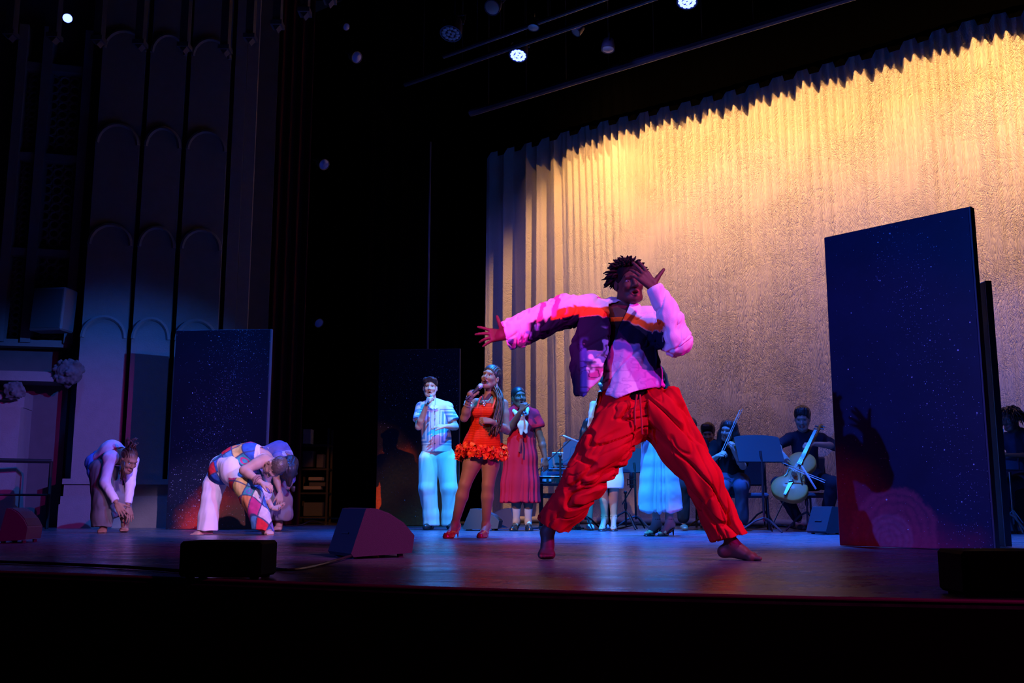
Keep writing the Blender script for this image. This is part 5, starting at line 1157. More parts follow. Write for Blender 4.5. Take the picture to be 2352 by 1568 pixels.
# ------------------------------------------------------------------ the three bent dancers
def bent_far():
    Y0 = 11.1; P = lambda x, y, dy=0.0: at(x, y, Y0 + dy)
    root = thing('person', (P(250, 1100)[0], Y0, 0), 'person in a lilac long-sleeved top bowing low beside the stone pier', 'person')
    fr = nrm(V(.6, -.6, 0))
    H = Head(P(296, 1056, -.20), (.70, -.50, -.52), (.40, -.28, .87), 1.04)
    shN, shF = P(252, 1052, -.18), P(304, 1058, .10); elN, wrN = P(241, 1108, -.26), P(266, 1152, -.32); elF, wrF = P(299, 1112, .02), P(294, 1158, -.05)
    hp = [P(233, 1092, -.10), P(250, 1092, .12)]; kn = [P(238, 1150, -.16), P(276, 1148, .02)]; an = [P(238, 1208, -.08), P(287, 1205, .06)]
    S = Sdf(.0065, .02); H.build(S); neck(S, H, P(277, 1044, -.06), .045)
    S.limb([P(236, 1082, 0), P(240, 1058, 0), P(258, 1040, -.02), P(275, 1046, -.05)], [.12, .10, .115, .09], .04); S.cap(shN, shF, .045, .045, .05)
    arm(S, shN, elN, wrN, .95); arm(S, shF, elF, wrF, .95)
    for q in zip(hp, kn, an): leg(S, *q, .92)
    hand(S, P(268, 1156, -.33), (.55, -.1, -.75), (.3, -.9, .1), (.8, 0, .5), .22, .12, 1.05, .8, .3); hand(S, P(296, 1164, -.06), (.30, -.2, -.92), (.8, -.5, 0), (-.7, -.6, -.1), .2, .14, 1.02, .8, .3)
    barefoot(S, an[0], (.30, -1, 0), .98); barefoot(S, an[1], (.35, -1, 0), .98)
    sk = (.25, .125, .085); b = sdfobj('body', S, SKIN, root, painted(sk, H.paints())); H.eyes(b)
    S = Sdf(.007, .012); S.ell(H.p(0, -.022, .044), (.083, .100, .088), H.A); S.cut(H.p(0, .066, .044), H.f * .9 - H.u * .45, .2); S.cut(H.p(0, -.03, -.03), -H.u * .9 + H.f * .4, .2)
    hc = sdfobj('hair', S, HAIRM, root, plain((.05, .016, .014)), lambda Q, N: .003 * np.sin(((Q - H.c) @ H.r) * 420))
    m_ = MB(); rr = random.Random(5)
    for k in range(16):
        s = H.p(rr.uniform(-.06, .06), -.02 + rr.uniform(-.05, .05), .12); d = nrm(H.u + H.r * rr.uniform(-.7, .7) + V(-.3, 0, .5)); m_.tube([s, s + d * .05, s + d * .09 + V(.02 * rr.uniform(-1, 1), 0, -.01), s + d * .12 + V(.05 * rr.uniform(-1, 1), 0, -.02)], [.007, .007, .006, .004], 5, col=(.06, .02, .017))
    for k in range(14):
        s = H.p(.07 + rr.uniform(0, .01), .02 + rr.uniform(-.03, .04), .0); m_.tube([s, s + V(.01, -.03, -.06), s + V(.0 + rr.uniform(-.02, .04), -.03, -.15 - rr.uniform(0, .06))], [.007, .006, .004], 5, col=(.06, .02, .017))
    m_.build('braids', HAIRM, hc, smooth=180)
    S = Sdf(.006, .03)
    S.limb([P(233, 1072, 0), P(240, 1056, 0), P(257, 1040, -.02), P(270, 1044, -.05)], [.125, .122, .135, .105], .04); S.cap(shN, shF, .068, .066, .05)
    S.limb([shN, elN, wrN], [.066, .052, .040], .03); S.limb([shF, elF, wrF], [.066, .052, .040], .03)
    S.cut(wrN - nrm(wrN - elN) * .01, wrN - elN, .12); S.cut(wrF - nrm(wrF - elF) * .01, wrF - elF, .12); S.cut(P(274, 1047, -.05), nrm(H.c - P(262, 1042, 0)), .095)
    sdfobj('top', S, CLOTH, root, plain((.62, .50, .66), .05), folds((.5, 0, .8), .004, 6, 30, 4))
    S = Sdf(.0065, .03)
    S.cap(hp[0] + V(0, 0, .05), hp[1] + V(0, 0, .05), .14, .14); S.limb([hp[0], kn[0], P(238, 1185, -.12), P(238, 1218, -.08)], [.125, .112, .118, .125], .03); S.limb([hp[1], kn[1], P(282, 1186, .02)], [.125, .108, .12], .03)
    S.cut(P(238, 1209, -.08), (0, 0, -1), .3); S.cut(P(281, 1183, .02), (.25, 0, -1), .16)
    sdfobj('trousers', S, CLOTH, root, plain((.14, .125, .15), .15), folds((.15, 0, 1), .013, 3, 15, 6))
    S = Sdf(.007, .025); S.limb([P(212, 1058, -.05), P(216, 1085, -.12), P(221, 1115, -.14), P(226, 1140, -.13)], [.07, .075, .06, .03], .03); S.limb([P(226, 1046, .05), P(212, 1062, -.02), P(216, 1078, -.1)], [.065, .075, .06], .03); S.limb([P(222, 1060, .15), P(222, 1100, .18)], [.06, .05])
    sdfobj('tied_jacket', S, DENIM, root, plain((.05, .14, .45), .2), folds((.2, 0, 1), .016, 5, 18, 2))
    m_ = MB(); c = H.p(-.088, 0, -.045); m_.sphere(c, .014, 8, 6); m_.sphere(c - V(0, 0, .026), .010, 8, 6); m_.build('earring', silver, root, smooth=True)
bent_far()
PATCH = np.array([(.65, .03, .05), (.04, .12, .45), (.70, .62, .50), (.06, .34, .36), (.72, .28, .10), (.66, .60, .64), (.10, .30, .55), (.70, .50, .16), (.55, .05, .20), (.20, .14, .42), (.72, .68, .66)])
def patchwork(P, N, sc=8.0, ang=.35, seed=3, tint=None):
    """print of hand-painted squares with dark outlines"""
    ca, sa = math.cos(ang), math.sin(ang); u = (P[:, 0] * ca + P[:, 2] * sa) * sc + .35 * vnoise(P, 6, seed); v = (-P[:, 0] * sa + P[:, 2] * ca) * sc * .8 + P[:, 1] * sc * .5 + .35 * vnoise(P, 6, seed + 1)
    i, j = np.floor(u), np.floor(v); fu, fv = u - i, v - j
    k = ((i * 7 + j * 13 + (i * j) % 5 * 3 + seed) % len(PATCH)).astype(int); c = PATCH[k]
    k2 = ((i * 5 + j * 3 + 4) % len(PATCH)).astype(int); r = np.hypot(fu - .5, fv - .5); m = ((i + j * 2) % 4 == 0) & (r < .32) & (r > .18); c = np.where(m[:, None], PATCH[k2], c)
    e = np.minimum(np.minimum(fu, 1 - fu), np.minimum(fv, 1 - fv)); q_ = np.clip((.05 - e) / .035 + .5, 0, 1)[:, None]; c = c * (1 - q_) + q_ * np.array([.05, .07, .16])
    return c * (1 + .18 * vnoise(P, 45, seed)[:, None])
def bent_patch():
    Y0 = 10.5; P = lambda x, y, dy=0.0: at(x, y, Y0 + dy)
    root = thing('person', (P(550, 1110)[0], Y0, 0), 'person with cropped hair in a painted patchwork outfit bending low', 'person')
    H = Head(P(633, 1072, -.28), (-.42, -.22, -.88), (.74, -.62, .10), 1.06)
    shN, shF = P(607, 1056, -.22), P(622, 1062, .16); elN, wrN = P(560, 1080, -.34), P(598, 1107, -.40); elF, wrF = P(604, 1132, .10), P(623, 1164, -.10)
    hp = [P(508, 1082, .08), P(535, 1088, -.10)]; kn = [P(486, 1142, .04), P(578, 1140, -.22)]; an = [P(474, 1214, .02), P(612, 1212, -.12)]
    S = Sdf(.006, .02); H.build(S, mouth=.2); neck(S, H, P(612, 1058, -.06), .05)
    S.limb([P(518, 1072), P(545, 1050), P(575, 1044, -.02), P(605, 1052, -.04)], [.13, .105, .12, .09], .04); S.cap(shN, shF, .05, .05, .05)
    limb4(S, shN, elN, wrN, [.064, .056, .044, .044, .030]); limb4(S, shF, elF, wrF, [.055, .05, .04, .042, .029])
    for q in zip(hp, kn, an): leg(S, *q, .95)
    hand(S, P(601, 1109, -.41), (.85, -.25, -.25), (-.2, -.4, .9), (.2, -.8, -.4), (.5, .55, .6, .7), .07, 1.0, .6, .5); hand(S, P(626, 1167, -.12), (.92, -.35, -.05), (.0, .55, -.85), (.2, -.6, .8), (.45, .5, .55, .6), .07, 1.0, .6, .5)
    barefoot(S, an[0], (-.55, -.85, 0), 1.0); barefoot(S, an[1], (.50, -.9, 0), 1.02)
    b = sdfobj('body', S, SKIN, root, painted((.48, .28, .21), H.paints(lip=(.42, .16, .14), mouth=.2) + [(H.p(-.05, .02, -.085), H.p(0, .075, -.11), (.06, .035, .03), .030), (H.p(.05, .02, -.085), H.p(0, .075, -.11), (.06, .035, .03), .030)])); H.eyes(b)
    S = Sdf(.006, .01); S.ell(H.p(0, -.020, .042), (.083, .102, .090), H.A); S.cut(H.p(0, .074, .046), H.f * .9 - H.u * .45, .2); S.cut(H.p(0, -.03, -.03), -H.u * .9 + H.f * .35, .2)
    sdfobj('hair', S, HAIRM, root, plain((.075, .05, .042), .25, 60), lambda Q, N: .0025 * vnoise(Q, 110, 3))
    S = Sdf(.006, .03)
    S.limb([P(512, 1080), P(540, 1056), P(573, 1046, -.02), P(600, 1050, -.04)], [.150, .140, .138, .115], .04); S.cap(shN + V(-.02, .05, .02), shF, .050, .06, .05); S.limb([P(545, 1075, -.05), P(578, 1098, -.1), P(604, 1128, -.05), P(610, 1150, 0)], [.13, .11, .09, .05], .03)
    S.cut(P(603, 1052, -.05), (.9, 0, .2), .12); S.cut(shN + V(.005, -.02, 0), nrm(V(.15, -1, .05)), .13)
    top = lambda Q, N: np.where(((Q[:, 0] > P(592, 1060)[0]) & (Q[:, 2] > P(0, 1062)[2]))[:, None], np.array([.70, .60, .70]), patchwork(Q, N, 8.5, .5, 3))
    sdfobj('patchwork_top', S, CLOTH, root, top, folds((.7, 0, -.5), .008, 4, 18, 6))
    S = Sdf(.0065, .03); S.limb([hp[0] + V(-.0, 0, .03), P(492, 1115, .06), kn[0], P(478, 1185, .02), P(475, 1222, 0)], [.125, .115, .098, .098, .112], .03)
    S.cap(hp[0] + V(.02, 0, .05), hp[1] + V(-.02, 0, .06), .13, .13); S.limb([hp[1], P(562, 1112, -.2), kn[1], P(596, 1182, -.17), P(606, 1224, -.12)], [.130, .128, .118, .098, .112], .03)
    S.cut(P(475, 1218, 0), (0, 0, -1), .3); S.cut(P(606, 1217, -.12), (-.15, 0, -1), .3)
    xm = P(538, 1120)[0]; zk = P(0, 1098)[2]
    def trs(Q, N):
        fr_ = Q[:, 0] > xm - np.clip(.5 - Q[:, 2], 0, .3) * .45
        c = np.where(fr_[:, None], patchwork(Q, N, 9.5, -.3, 7), np.array([.74, .66, .76])); e = fr_ & (Q[:, 2] > zk); c[e] = (.74, .68, .72); return c
    sdfobj('trousers', S, CLOTH, root, trs, folds((.1, 0, 1), .011, 3, 15, 9))
    rings(root, [(wrN + (elN - wrN) * t, elN - wrN, .038 + .01 * (i % 2), .012) for i, t in enumerate((.12, .2, .28))], mat('wrist_wrap', (.30, .16, .14), .9), 'wrist_wrap')
bent_patch()
def bent_back():
    Y0 = 11.5; P = lambda x, y, dy=0.0: at(x, y, Y0 + dy)
    root = thing('person', (P(635, 1110)[0], Y0, 0), 'person in a frayed denim jacket bending behind the patchwork dancer', 'person')
    H = Head(P(662, 1078, -.15), (.10, -.15, -.97), (.55, -.80, .1), 1.0)
    shN, shF = P(640, 1052, -.18), P(660, 1054, .14); elN, wrN = P(634, 1098, -.24), P(642, 1128, -.30); elF, wrF = P(668, 1100, .1), P(655, 1135, -.05)
    hp = [P(606, 1088, 0), P(628, 1090, .1)]; kn = [P(612, 1150, -.12), P(648, 1150, -.02)]; an = [P(612, 1203, 0), P(641, 1203, .02)]
    S = Sdf(.0075, .02); H.build(S); neck(S, H, P(650, 1060, -.03), .045); S.limb([P(612, 1076), P(622, 1052), P(640, 1044), P(652, 1056)], [.125, .105, .12, .09], .04); S.cap(shN, shF, .045, .045, .05)
    arm(S, shN, elN, wrN, .95); arm(S, shF, elF, wrF, .9)
    for q in zip(hp, kn, an): leg(S, *q, .9)
    hand(S, wrN + V(.01, -.01, -.02), (.1, -.3, -.95), (.5, -.8, 0), (-.8, -.5, 0), .3, .1, 1.0, .6, .4); hand(S, wrF, (-.3, -.4, -.85), (.5, -.8, 0), (.8, .5, 0), .3, .1, 1.0)
    barefoot(S, an[0], (-.1, -1, 0), .95); barefoot(S, an[1], (.1, -1, 0), .95)
    b = sdfobj('body', S, SKIN, root, painted((.34, .19, .14), H.paints())); H.eyes(b)
    S = Sdf(.0075, .02); S.ell(H.p(0, -.022, .044), (.086, .104, .09), H.A); S.limb([H.p(0, -.06, .08), P(664, 1078, -.32), P(664, 1112, -.32)], [.085, .075, .03], .04); S.limb([H.p(.03, -.06, .08), P(672, 1090, -.12), P(674, 1125, -.12)], [.06, .05, .02], .04); S.cut(H.p(0, .07, .04), H.f * .9 - H.u * .4, .12)
    sdfobj('hair', S, HAIRM, root, plain((.02, .014, .02)), lambda Q, N: .008 * wrinkle(Q, (0, 0, 1), 4, 60, 3))
    S = Sdf(.0065, .03); S.limb([P(606, 1072), P(620, 1050), P(640, 1042), P(650, 1050)], [.145, .135, .140, .11], .04); S.cap(shN, shF, .07, .07, .05); S.limb([shN, elN], [.075, .062], .03); S.limb([shF, elF], [.07, .06], .03); S.cut(elN - nrm(elN - shN) * .05, elN - shN, .10); S.cut(P(652, 1056, -.02), nrm(H.c - P(638, 1045, 0)), .09)
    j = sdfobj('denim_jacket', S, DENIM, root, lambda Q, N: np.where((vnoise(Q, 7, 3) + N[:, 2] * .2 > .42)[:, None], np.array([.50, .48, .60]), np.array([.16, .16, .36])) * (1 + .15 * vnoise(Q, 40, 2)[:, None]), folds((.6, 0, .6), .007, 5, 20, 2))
    m_ = MB(); rr = random.Random(8)
    for k in range(60):
        t = k / 59; c = P(612 + 56 * t, 1030 + 8 * math.sin(t * 3) + 42 * t ** 2.6, rr.uniform(-.12, .1)); d = V(rr.uniform(-.4, .8), rr.uniform(-.5, .2), rr.uniform(-.2, .8)); m_.tube([c - d * .01, c + d * .03, c + d * .045 + V(.01, 0, -.012)], [.008, .006, .003], 4)
    m_.build('frayed_edge', mat('frayed_threads', (.55, .55, .68), .9), j, smooth=True)
    S = Sdf(.0065, .03); S.cap(hp[0] + V(0, 0, .05), hp[1] + V(0, 0, .05), .135, .135); S.limb([hp[1], kn[1], P(648, 1182, 0), P(642, 1196, .02)], [.12, .115, .112, .06], .03); S.limb([hp[0], kn[0], P(612, 1196, 0)], [.12, .11, .07], .03)
    S.cut(P(642, 1194, .02), (0, 0, -1), .25); sdfobj('trousers', S, CLOTH, root, plain((.17, .15, .19), .1), folds((.1, 0, 1), .012, 3, 16, 3))
bent_back()
# ------------------------------------------------------------------ band furniture
chr_fab = mat('chair_fabric', (.06, .065, .10), .9, sheen=.2, bump=.15); bmt = MATS['black_metal']; chrome = mat('chrome', (.55, .56, .6), .2, metal=1.0)
def chair(o, rz, lab):
    t = thing('stacking_chair', o, lab, 'chair', 'dark blue orchestra chairs', rz)
    m_ = MB(); m_.box((0, 0, .405), (.46, .44, .06), bev=.022); m_.build('seat', chr_fab, t, world=False, smooth=True)
    m_ = MB(); m_.box((0, .25, .70), (.43, .045, .36), [(1, 0, 0), nrm((0, 1, .14)), nrm((0, -.14, 1))], bev=.02); m_.build('backrest', chr_fab, t, world=False, smooth=True)
    for x in (-.21, .21):
        m_ = MB(); m_.tube([(x, -.19, .39), (x * 1.05, -.22, 0.005)], .013, 8); m_.build('leg', bmt, t, world=False, smooth=True)
        m_ = MB(); m_.tube([(x, .255, .80), (x, .22, .46), (x, .19, .38), (x * 1.05, .25, .005)], .013, 8); m_.build('leg', bmt, t, world=False, smooth=True)
        m_ = MB(); m_.tube([(x, -.2, .375), (x, .2, .375)], .011, 6); m_.build('seat_rail', bmt, t, world=False)
    return t
def tripod(t, z0, r, m, n=3, name='leg', flat=True):
    for k in range(n):
        a = 2 * PI * k / n - PI / 2 + .35; d = V(math.cos(a), math.sin(a), 0)
        m_ = MB(); m_.tube([V(0, 0, z0), d * r * .35 + V(0, 0, z0 * .8), d * r + V(0, 0, .012)], [.013, .012, .010], 6); m_.build(name, m, t, world=False, smooth=True)
def music_stand(o, rz, lab, zd=.80, tilt=.5):
    t = thing('music_stand', o, lab, 'music stand', 'black music stands', rz)
    X, U = V(1, 0, 0), nrm(V(0, tilt, 1)); N = np.cross(X, U); c = V(0, 0, zd)
    poly = [(-.26, 0), (.26, 0), (.26, .30)] + [(.26 * math.cos(a), .30 + .035 * math.sin(a)) for a in np.linspace(0, PI, 9)[1:-1]] + [(-.26, .30)]
    m_ = MB(); m_.prism(poly, c, X, U, N * .008); m_.build('desk', mat('stand_desk', (.03, .03, .038), .75, spec=.15), t, world=False)
    m_ = MB(); m_.box(c + V(0, .035, .0), (.52, .07, .008)); m_.build('ledge', bmt, t, world=False)
    m_ = MB(); m_.tube([(0, 0, .12), (0, 0, zd - .02), (0, .03, zd + .12)], .014, 8); m_.build('post', bmt, t, world=False, smooth=True)
    tripod(t, .16, .27, bmt); return t
def mic_stand(o, rz, lab, zt, boom=None, mic=(V(-.08, 0, 0), V(.08, 0, -.03)), big=False, mc=None):
    t = thing('mic_stand', o, lab, 'mic stand', 'microphone stands among the band', rz)
    m_ = MB(); m_.tube([(0, 0, .05), (0, 0, zt)], .011, 8); m_.build('post', bmt, t, world=False, smooth=True)
    tripod(t, .22, .24, bmt); p = V(0, 0, zt)
    m_ = MB(); m_.lathe((0, 0, zt * .55), (0, 0, 1), [(.016, 0), (.019, .02), (.019, .06), (.014, .08)], 10); m_.build('clutch', bmt, t, world=False, smooth=True)
    if boom is not None:
        a, b = boom; m_ = MB(); m_.tube([a, b], .008, 6); m_.build('boom', bmt, t, world=False, smooth=True); p = np.asarray(b, float)
        m_ = MB(); m_.sphere((0, 0, zt), .022, 8, 6); m_.build('joint', bmt, t, world=False, smooth=True)
    if big:
        m_ = MB(); m_.lathe(p + V(0, 0, .0), (0, 0, 1), [(.02, 0), (.026, .01), (.026, .10), (.028, .105), (.028, .16), (.018, .185)], 14); mm = m_.build('microphone', bmt, t, world=False, smooth=True)
        m_ = MB()
        for z in (.04, .10): m_.tube([p + V(math.cos(q) * .05, math.sin(q) * .05, z) for q in np.linspace(0, 2 * PI, 13)], .005, 5)
        for q in (0, 1.6, 3.1, 4.7): m_.tube([p + V(math.cos(q) * .05, math.sin(q) * .05, .03), p + V(math.cos(q) * .05, math.sin(q) * .05, .11)], .004, 4)
        m_.build('shock_mount', bmt, mm, world=False)
    elif mic is not None:
        a, b = p + mic[0], p + mic[1]; m_ = MB(); d = b - a; L = np.linalg.norm(d); m_.lathe(a, d, [(.010, 0), (.0125, .01), (.0125, L * .7), (.011, L * .72), (.011, L - .004), (.008, L)], 10); m_.build('microphone', mc or mat('mic_silver', (.32, .32, .36), .35, metal=.6), t, world=False, smooth=True)
        m_ = MB(); m_.tube([a, a - nrm(d) * .04 - V(0, 0, .02), a - nrm(d) * .03 - V(0, 0, .18), V(.01, 0, zt * .7)], .004, 5); m_.build('cable', bmt, t, world=False)
    return t
chair(gx(1722, 12.05), math.radians(-12), 'dark chair beneath the long-haired violinist')
chair(gx(1885, 12.1), math.radians(10), 'dark chair beneath the cello player')
chair(gx(1578, 12.3), math.radians(0), 'dark chair behind the dancer\'s bent knee')
chair(gx(1283, 12.75), math.radians(178), 'dark chair standing behind the keyboard')
chair(gx(1364, 12.55), math.radians(0), 'dark chair holding the person with pale shoes')
chair(gx(1640, 13.0), math.radians(-10), 'dark chair beneath the short-haired violinist')
music_stand(gx(1756, 10.95), math.radians(8), 'black music stand between the violinist and the cello', .76)
music_stand(gx(1345, 11.9), math.radians(-6), 'black music stand to the side of the open laptop', .76)
music_stand(gx(1461, 12.2), math.radians(10), 'black music stand behind the satin skirt', .68)
music_stand(gx(1626, 12.4), math.radians(-12), 'black music stand in front of the short-haired violinist', .72)
mic_stand(gx(1288, 11.7), 0, 'boom microphone stand with a pale slim microphone before the laptop', .86, (V(-.34, 0, .62), V(.125, 0, 1.05)), (V(-.09, 0, .045), V(.115, 0, -.04)))
mic_stand(gx(1757, 12.4), 0, 'microphone stand with a slim microphone above the music stand', 1.06, None, (V(.02, -.02, .04), V(-.14, -.04, -.03)))
mic_stand(gx(1438, 11.9), 0, 'low microphone stand with a large studio microphone in its cradle', .44, (V(-.04, 0, .30), V(.075, 0, .49)), big=True)
mic_stand(gx(1856, 11.3), 0, 'low microphone stand aimed at the cello', .52, (V(0, 0, .52), V(-.02, -.03, .70)), (V(-.03, 0, .03), V(.11, -.04, -.23)), mc=mat('mic_pale', (.6, .6, .65), .35))
# keyboard, laptop
kb = thing('keyboard', gx(1290, 12.1), 'electric piano on black legs behind the dancer\'s trailing foot', 'keyboard'); o = gx(1238, 12.05); L_ = .52
zk = .585
m_ = MB(); m_.box(o + V(L_ / 2, .15, zk), (L_, .30, .085), bev=.01); m_.build('case', mat('keyboard_case', (.02, .02, .025), .4), kb)
m_ = MB(); m_.box(o + V(L_ / 2, .14, zk + .047), (L_ - .02, .30, .012)); m_.build('top_strip', mat('key_strip', (.55, .55, .6), .35), kb)
for k in range(11): 
    m_ = MB(); m_.box(o + V(.04 + .044 * k, .32, zk + .035), (.040, .10, .02)); m_.build('key', mat('white_key', (.7, .7, .7), .3), kb)
for x in (.03, L_ - .05):
    m_ = MB(); m_.box(o + V(x, .15, .28), (.05, .06, .54)); m_.box(o + V(x, .15, .02), (.05, .42, .04)); m_.build('leg', bmt, kb)
m_ = MB(); m_.box(o + V(L_ / 2, .15, .22), (L_ - .06, .035, .05)); m_.build('crossbar', bmt, kb)
m_ = MB(); m_.lathe(o + V(.18, .10, .26), (0, -1, 0), [(.02, 0), (.028, .01), (.02, .04)], 8); m_.build('knob', bmt, kb)
for (x, w_) in ((.04, .05), (.12, .03), (.30, .07)):
    m_ = MB(); m_.box(o + V(x + w_ / 2, -.004, zk), (w_, .012, .03)); m_.build('socket', mat('socket_plate', (.25, .27, .32), .4), kb)
lt = thing('laptop_table', gx(1292, 12.3), 'small black table carrying the laptop', 'table'); c0 = gx(1292, 12.3)
m_ = MB(); m_.box(c0 + V(0, 0, .715), (.36, .32, .03), bev=.01); m_.build('tray', bmt, lt); m_ = MB(); m_.tube([c0 + V(.03, 0, .05), c0 + V(.03, 0, .70)], .016, 8); m_.build('post', bmt, lt, smooth=True)
for a in (0, PI / 2, PI, 3 * PI / 2): 
    m_ = MB(); m_.tube([c0 + V(.03, 0, .06), c0 + V(.03 + .2 * math.cos(a), .2 * math.sin(a), .012)], .012, 6); m_.build('foot', bmt, lt)
m_ = MB(); m_.prism([(-.17, -.16), (.17, -.16), (.10, -.18), (-.10, -.18)], c0 + V(0, 0, .69), (1, 0, 0), (0, 1, 0), (0, 0, .03)); m_.build('brace', bmt, lt)
lp = thing('laptop', c0 + V(0, 0, .73), 'open laptop whose back shows dark stickers', 'laptop')
m_ = MB(); m_.box(c0 + V(.0, .02, .742), (.26, .2, .018), bev=.005); m_.build('base', mat('laptop_grey', (.22, .24, .28), .4, metal=.5), lp)
X, U = V(1, 0, 0), nrm(V(0, -.14, 1)); m_ = MB(); m_.box(c0 + V(0, -.10, .835), (.255, .010, .175), [X, np.cross(U, X), U], bev=.004); ld = m_.build('lid', MATS['laptop_grey'], lp)
rr = random.Random(2); fnt = -np.cross(U, X)
for (x, z, w_, h_) in ((-.005, .0, .02, .02), (.045, -.002, .055, .022), (.08, .008, .03, .02), (-.02, -.052, .15, .03), (.07, -.055, .10, .022), (-.06, -.04, .05, .012)):
    m_ = MB(); n = 12; pts = [(w_ / 2 * math.cos(2 * PI * k / n) * rr.uniform(.75, 1.1), h_ / 2 * math.sin(2 * PI * k / n) * rr.uniform(.75, 1.1)) for k in range(n)]
    nn = V(0, -1, -.14); nn = nrm(nn); m_.prism(pts, c0 + V(0, -.10, .835) + X * x + U * z + nn * .0052, X, U, nn * .0012); m_.build('sticker', mat('sticker_ink', (.01, .012, .03), .5), ld)
# ------------------------------------------------------------------ instruments
wood = mat('varnished_wood', (.34, .15, .025), .45, spec=.3, noise=.25, nscale=14); ebony = mat('ebony', (.012, .011, .012), .3); horse = mat('bow_hair', (.75, .75, .72), .5)
def string_body(root, o, a, n, s, m, name='body'):
    """waisted soundbox; o: lower end, a: along the strings, n: out of the belly, s: body length"""
    a = nrm(a); n = nrm(n - a * (n @ a)); l = np.cross(a, n); h = .008 if s > .5 else .0045; S = Sdf(h, .01)
    S.box(o + a * .5 * s, (.66 * s, 1.06 * s, .24 * s), [l, a, n], .01)
    def outline(F, ax):
        X, Y, Z = ax[0][:, None, None] - o[0], ax[1][None, :, None] - o[1], ax[2][None, None, :] - o[2]
        u = np.abs(X * l[0] + Y * l[1] + Z * l[2]) / s; v = (X * a[0] + Y * a[1] + Z * a[2]) / s; w_ = X * n[0] + Y * n[1] + Z * n[2]
        C = lambda cu, cv, r: np.sqrt(np.maximum(u - cu, 0) ** 2 + (v - cv) ** 2) - r
        sm = lambda p, q, k: np.minimum(p, q) - np.maximum(k - np.abs(p - q), 0) ** 2 / (4 * k)
        d = sm(C(.07, .235, .225), C(.03, .785, .200), .04); d = sm(d, np.maximum(u - .165, np.abs(v - .5) - .3), .05)
        d = np.maximum(d, .12 - np.sqrt((u - .295) ** 2 + (v - .545) ** 2)) * s
        arch = .045 * s + .045 * s * np.clip(-d / (.20 * s), 0, 1) ** .7; t = np.maximum(np.abs(w_) - np.where(w_ > -1, arch, arch), d)
        return t.astype(np.float32)
    S.fn(outline)
    return sdfobj(name, S, m, root), a, n, l
def fiddle(o, a, n, s, lab, nm, cat, pin=0.0):
    root = thing(nm, o, lab, cat, 'string instruments'); b, a, n, l = string_body(root, o, a, n, s, wood)
    top = o + a * s * 1.0; sc = top + a * s * .52; up = n * .05 * s
    m_ = MB(); m_.tube([o + a * s * .93 + n * .03 * s, sc], [.036 * s, .026 * s], 8); m_.build('neck', wood, root, smooth=True)
    m_ = MB(); m_.prism([(-.035 * s, 0), (.035 * s, 0), (.022 * s, .75 * s), (-.022 * s, .75 * s)], o + a * s * .68 + n * .10 * s, l, a, n * .02 * s); m_.build('fingerboard', ebony, root)
    m_ = MB(); m_.prism([(-.05 * s, 0), (.05 * s, 0), (.035 * s, .09 * s), (0, .105 * s), (-.035 * s, .09 * s)], o + a * s * .47 + n * .080 * s, l, n, a * .012 * s); m_.build('bridge', mat('pale_maple', (.5, .34, .16), .5), root)
    m_ = MB(); m_.prism([(-.02 * s, 0), (.02 * s, 0), (.035 * s, .30 * s), (-.035 * s, .30 * s)], o + a * s * .05 + n * .088 * s, l, a, n * .02 * s); m_.build('tailpiece', ebony, root)
    for i in range(4):
        x = (i - 1.5) * .017 * s; m_ = MB(); m_.tube([o + a * s * .34 + n * .11 * s + l * x, o + a * s * .475 + n * .185 * s + l * x * 1.2, sc + n * .03 * s + l * x * .5], .0012 if s < .5 else .0022, 4); m_.build('string', silver, root)
    for sd in (-1, 1): m_ = MB(); m_.tube([o + a * s * (.50 + .09 * t) + l * sd * s * (.13 - .02 * t + .015 * math.sin(3 * t)) + n * .082 * s for t in np.linspace(-1, 1, 7)], .007 * s, 4); m_.build('sound_hole', ebony, root)
    S = MB(); S.tube([sc, sc + a * .10 * s - n * .01 * s, sc + a * .15 * s - n * .05 * s, sc + a * .12 * s - n * .09 * s, sc + a * .09 * s - n * .06 * s], [.028 * s, .03 * s, .03 * s, .028 * s, .022 * s], 8); S.build('scroll', wood, root, smooth=True)
    for i in range(4):
        p = sc + a * (.02 + .028 * i) * s; sd = 1 if i % 2 else -1; m_ = MB(); m_.tube([p, p + l * sd * .08 * s], [.008 * s, .012 * s], 6); m_.build('peg', ebony, root)
    if pin: 
        m_ = MB(); m_.tube([o, o - a * pin], .006, 6); m_.build('endpin', chrome, root)
    return root
def bow(p, q, sag, lab, th=.0045):
    p, q = np.asarray(p, float), np.asarray(q, float); t = thing('bow', p, lab, 'bow', 'string bows'); d = nrm(q - p); sg = np.asarray(sag, float) * .022
    m_ = MB(); m_.tube([p, p + (q - p) * .3 + sg * .3, p + (q - p) * .6 + sg * .1, q + sg * .6], [th, th, th * .9, th * .7], 6); m_.build('stick', mat('bow_wood', (.5, .42, .38), .3), t, smooth=True)
    m_ = MB(); m_.tube([p + d * .05 - sg * .9, q - d * .01 - sg * .6], th * .8, 5); m_.build('hair', horse, t)
    m_ = MB(); m_.box(p + d * .045 - sg * .5, (.04, .012, .02), [d, np.cross(d, nrm(sg)), nrm(sg)]); m_.build('frog', ebony, t); return t
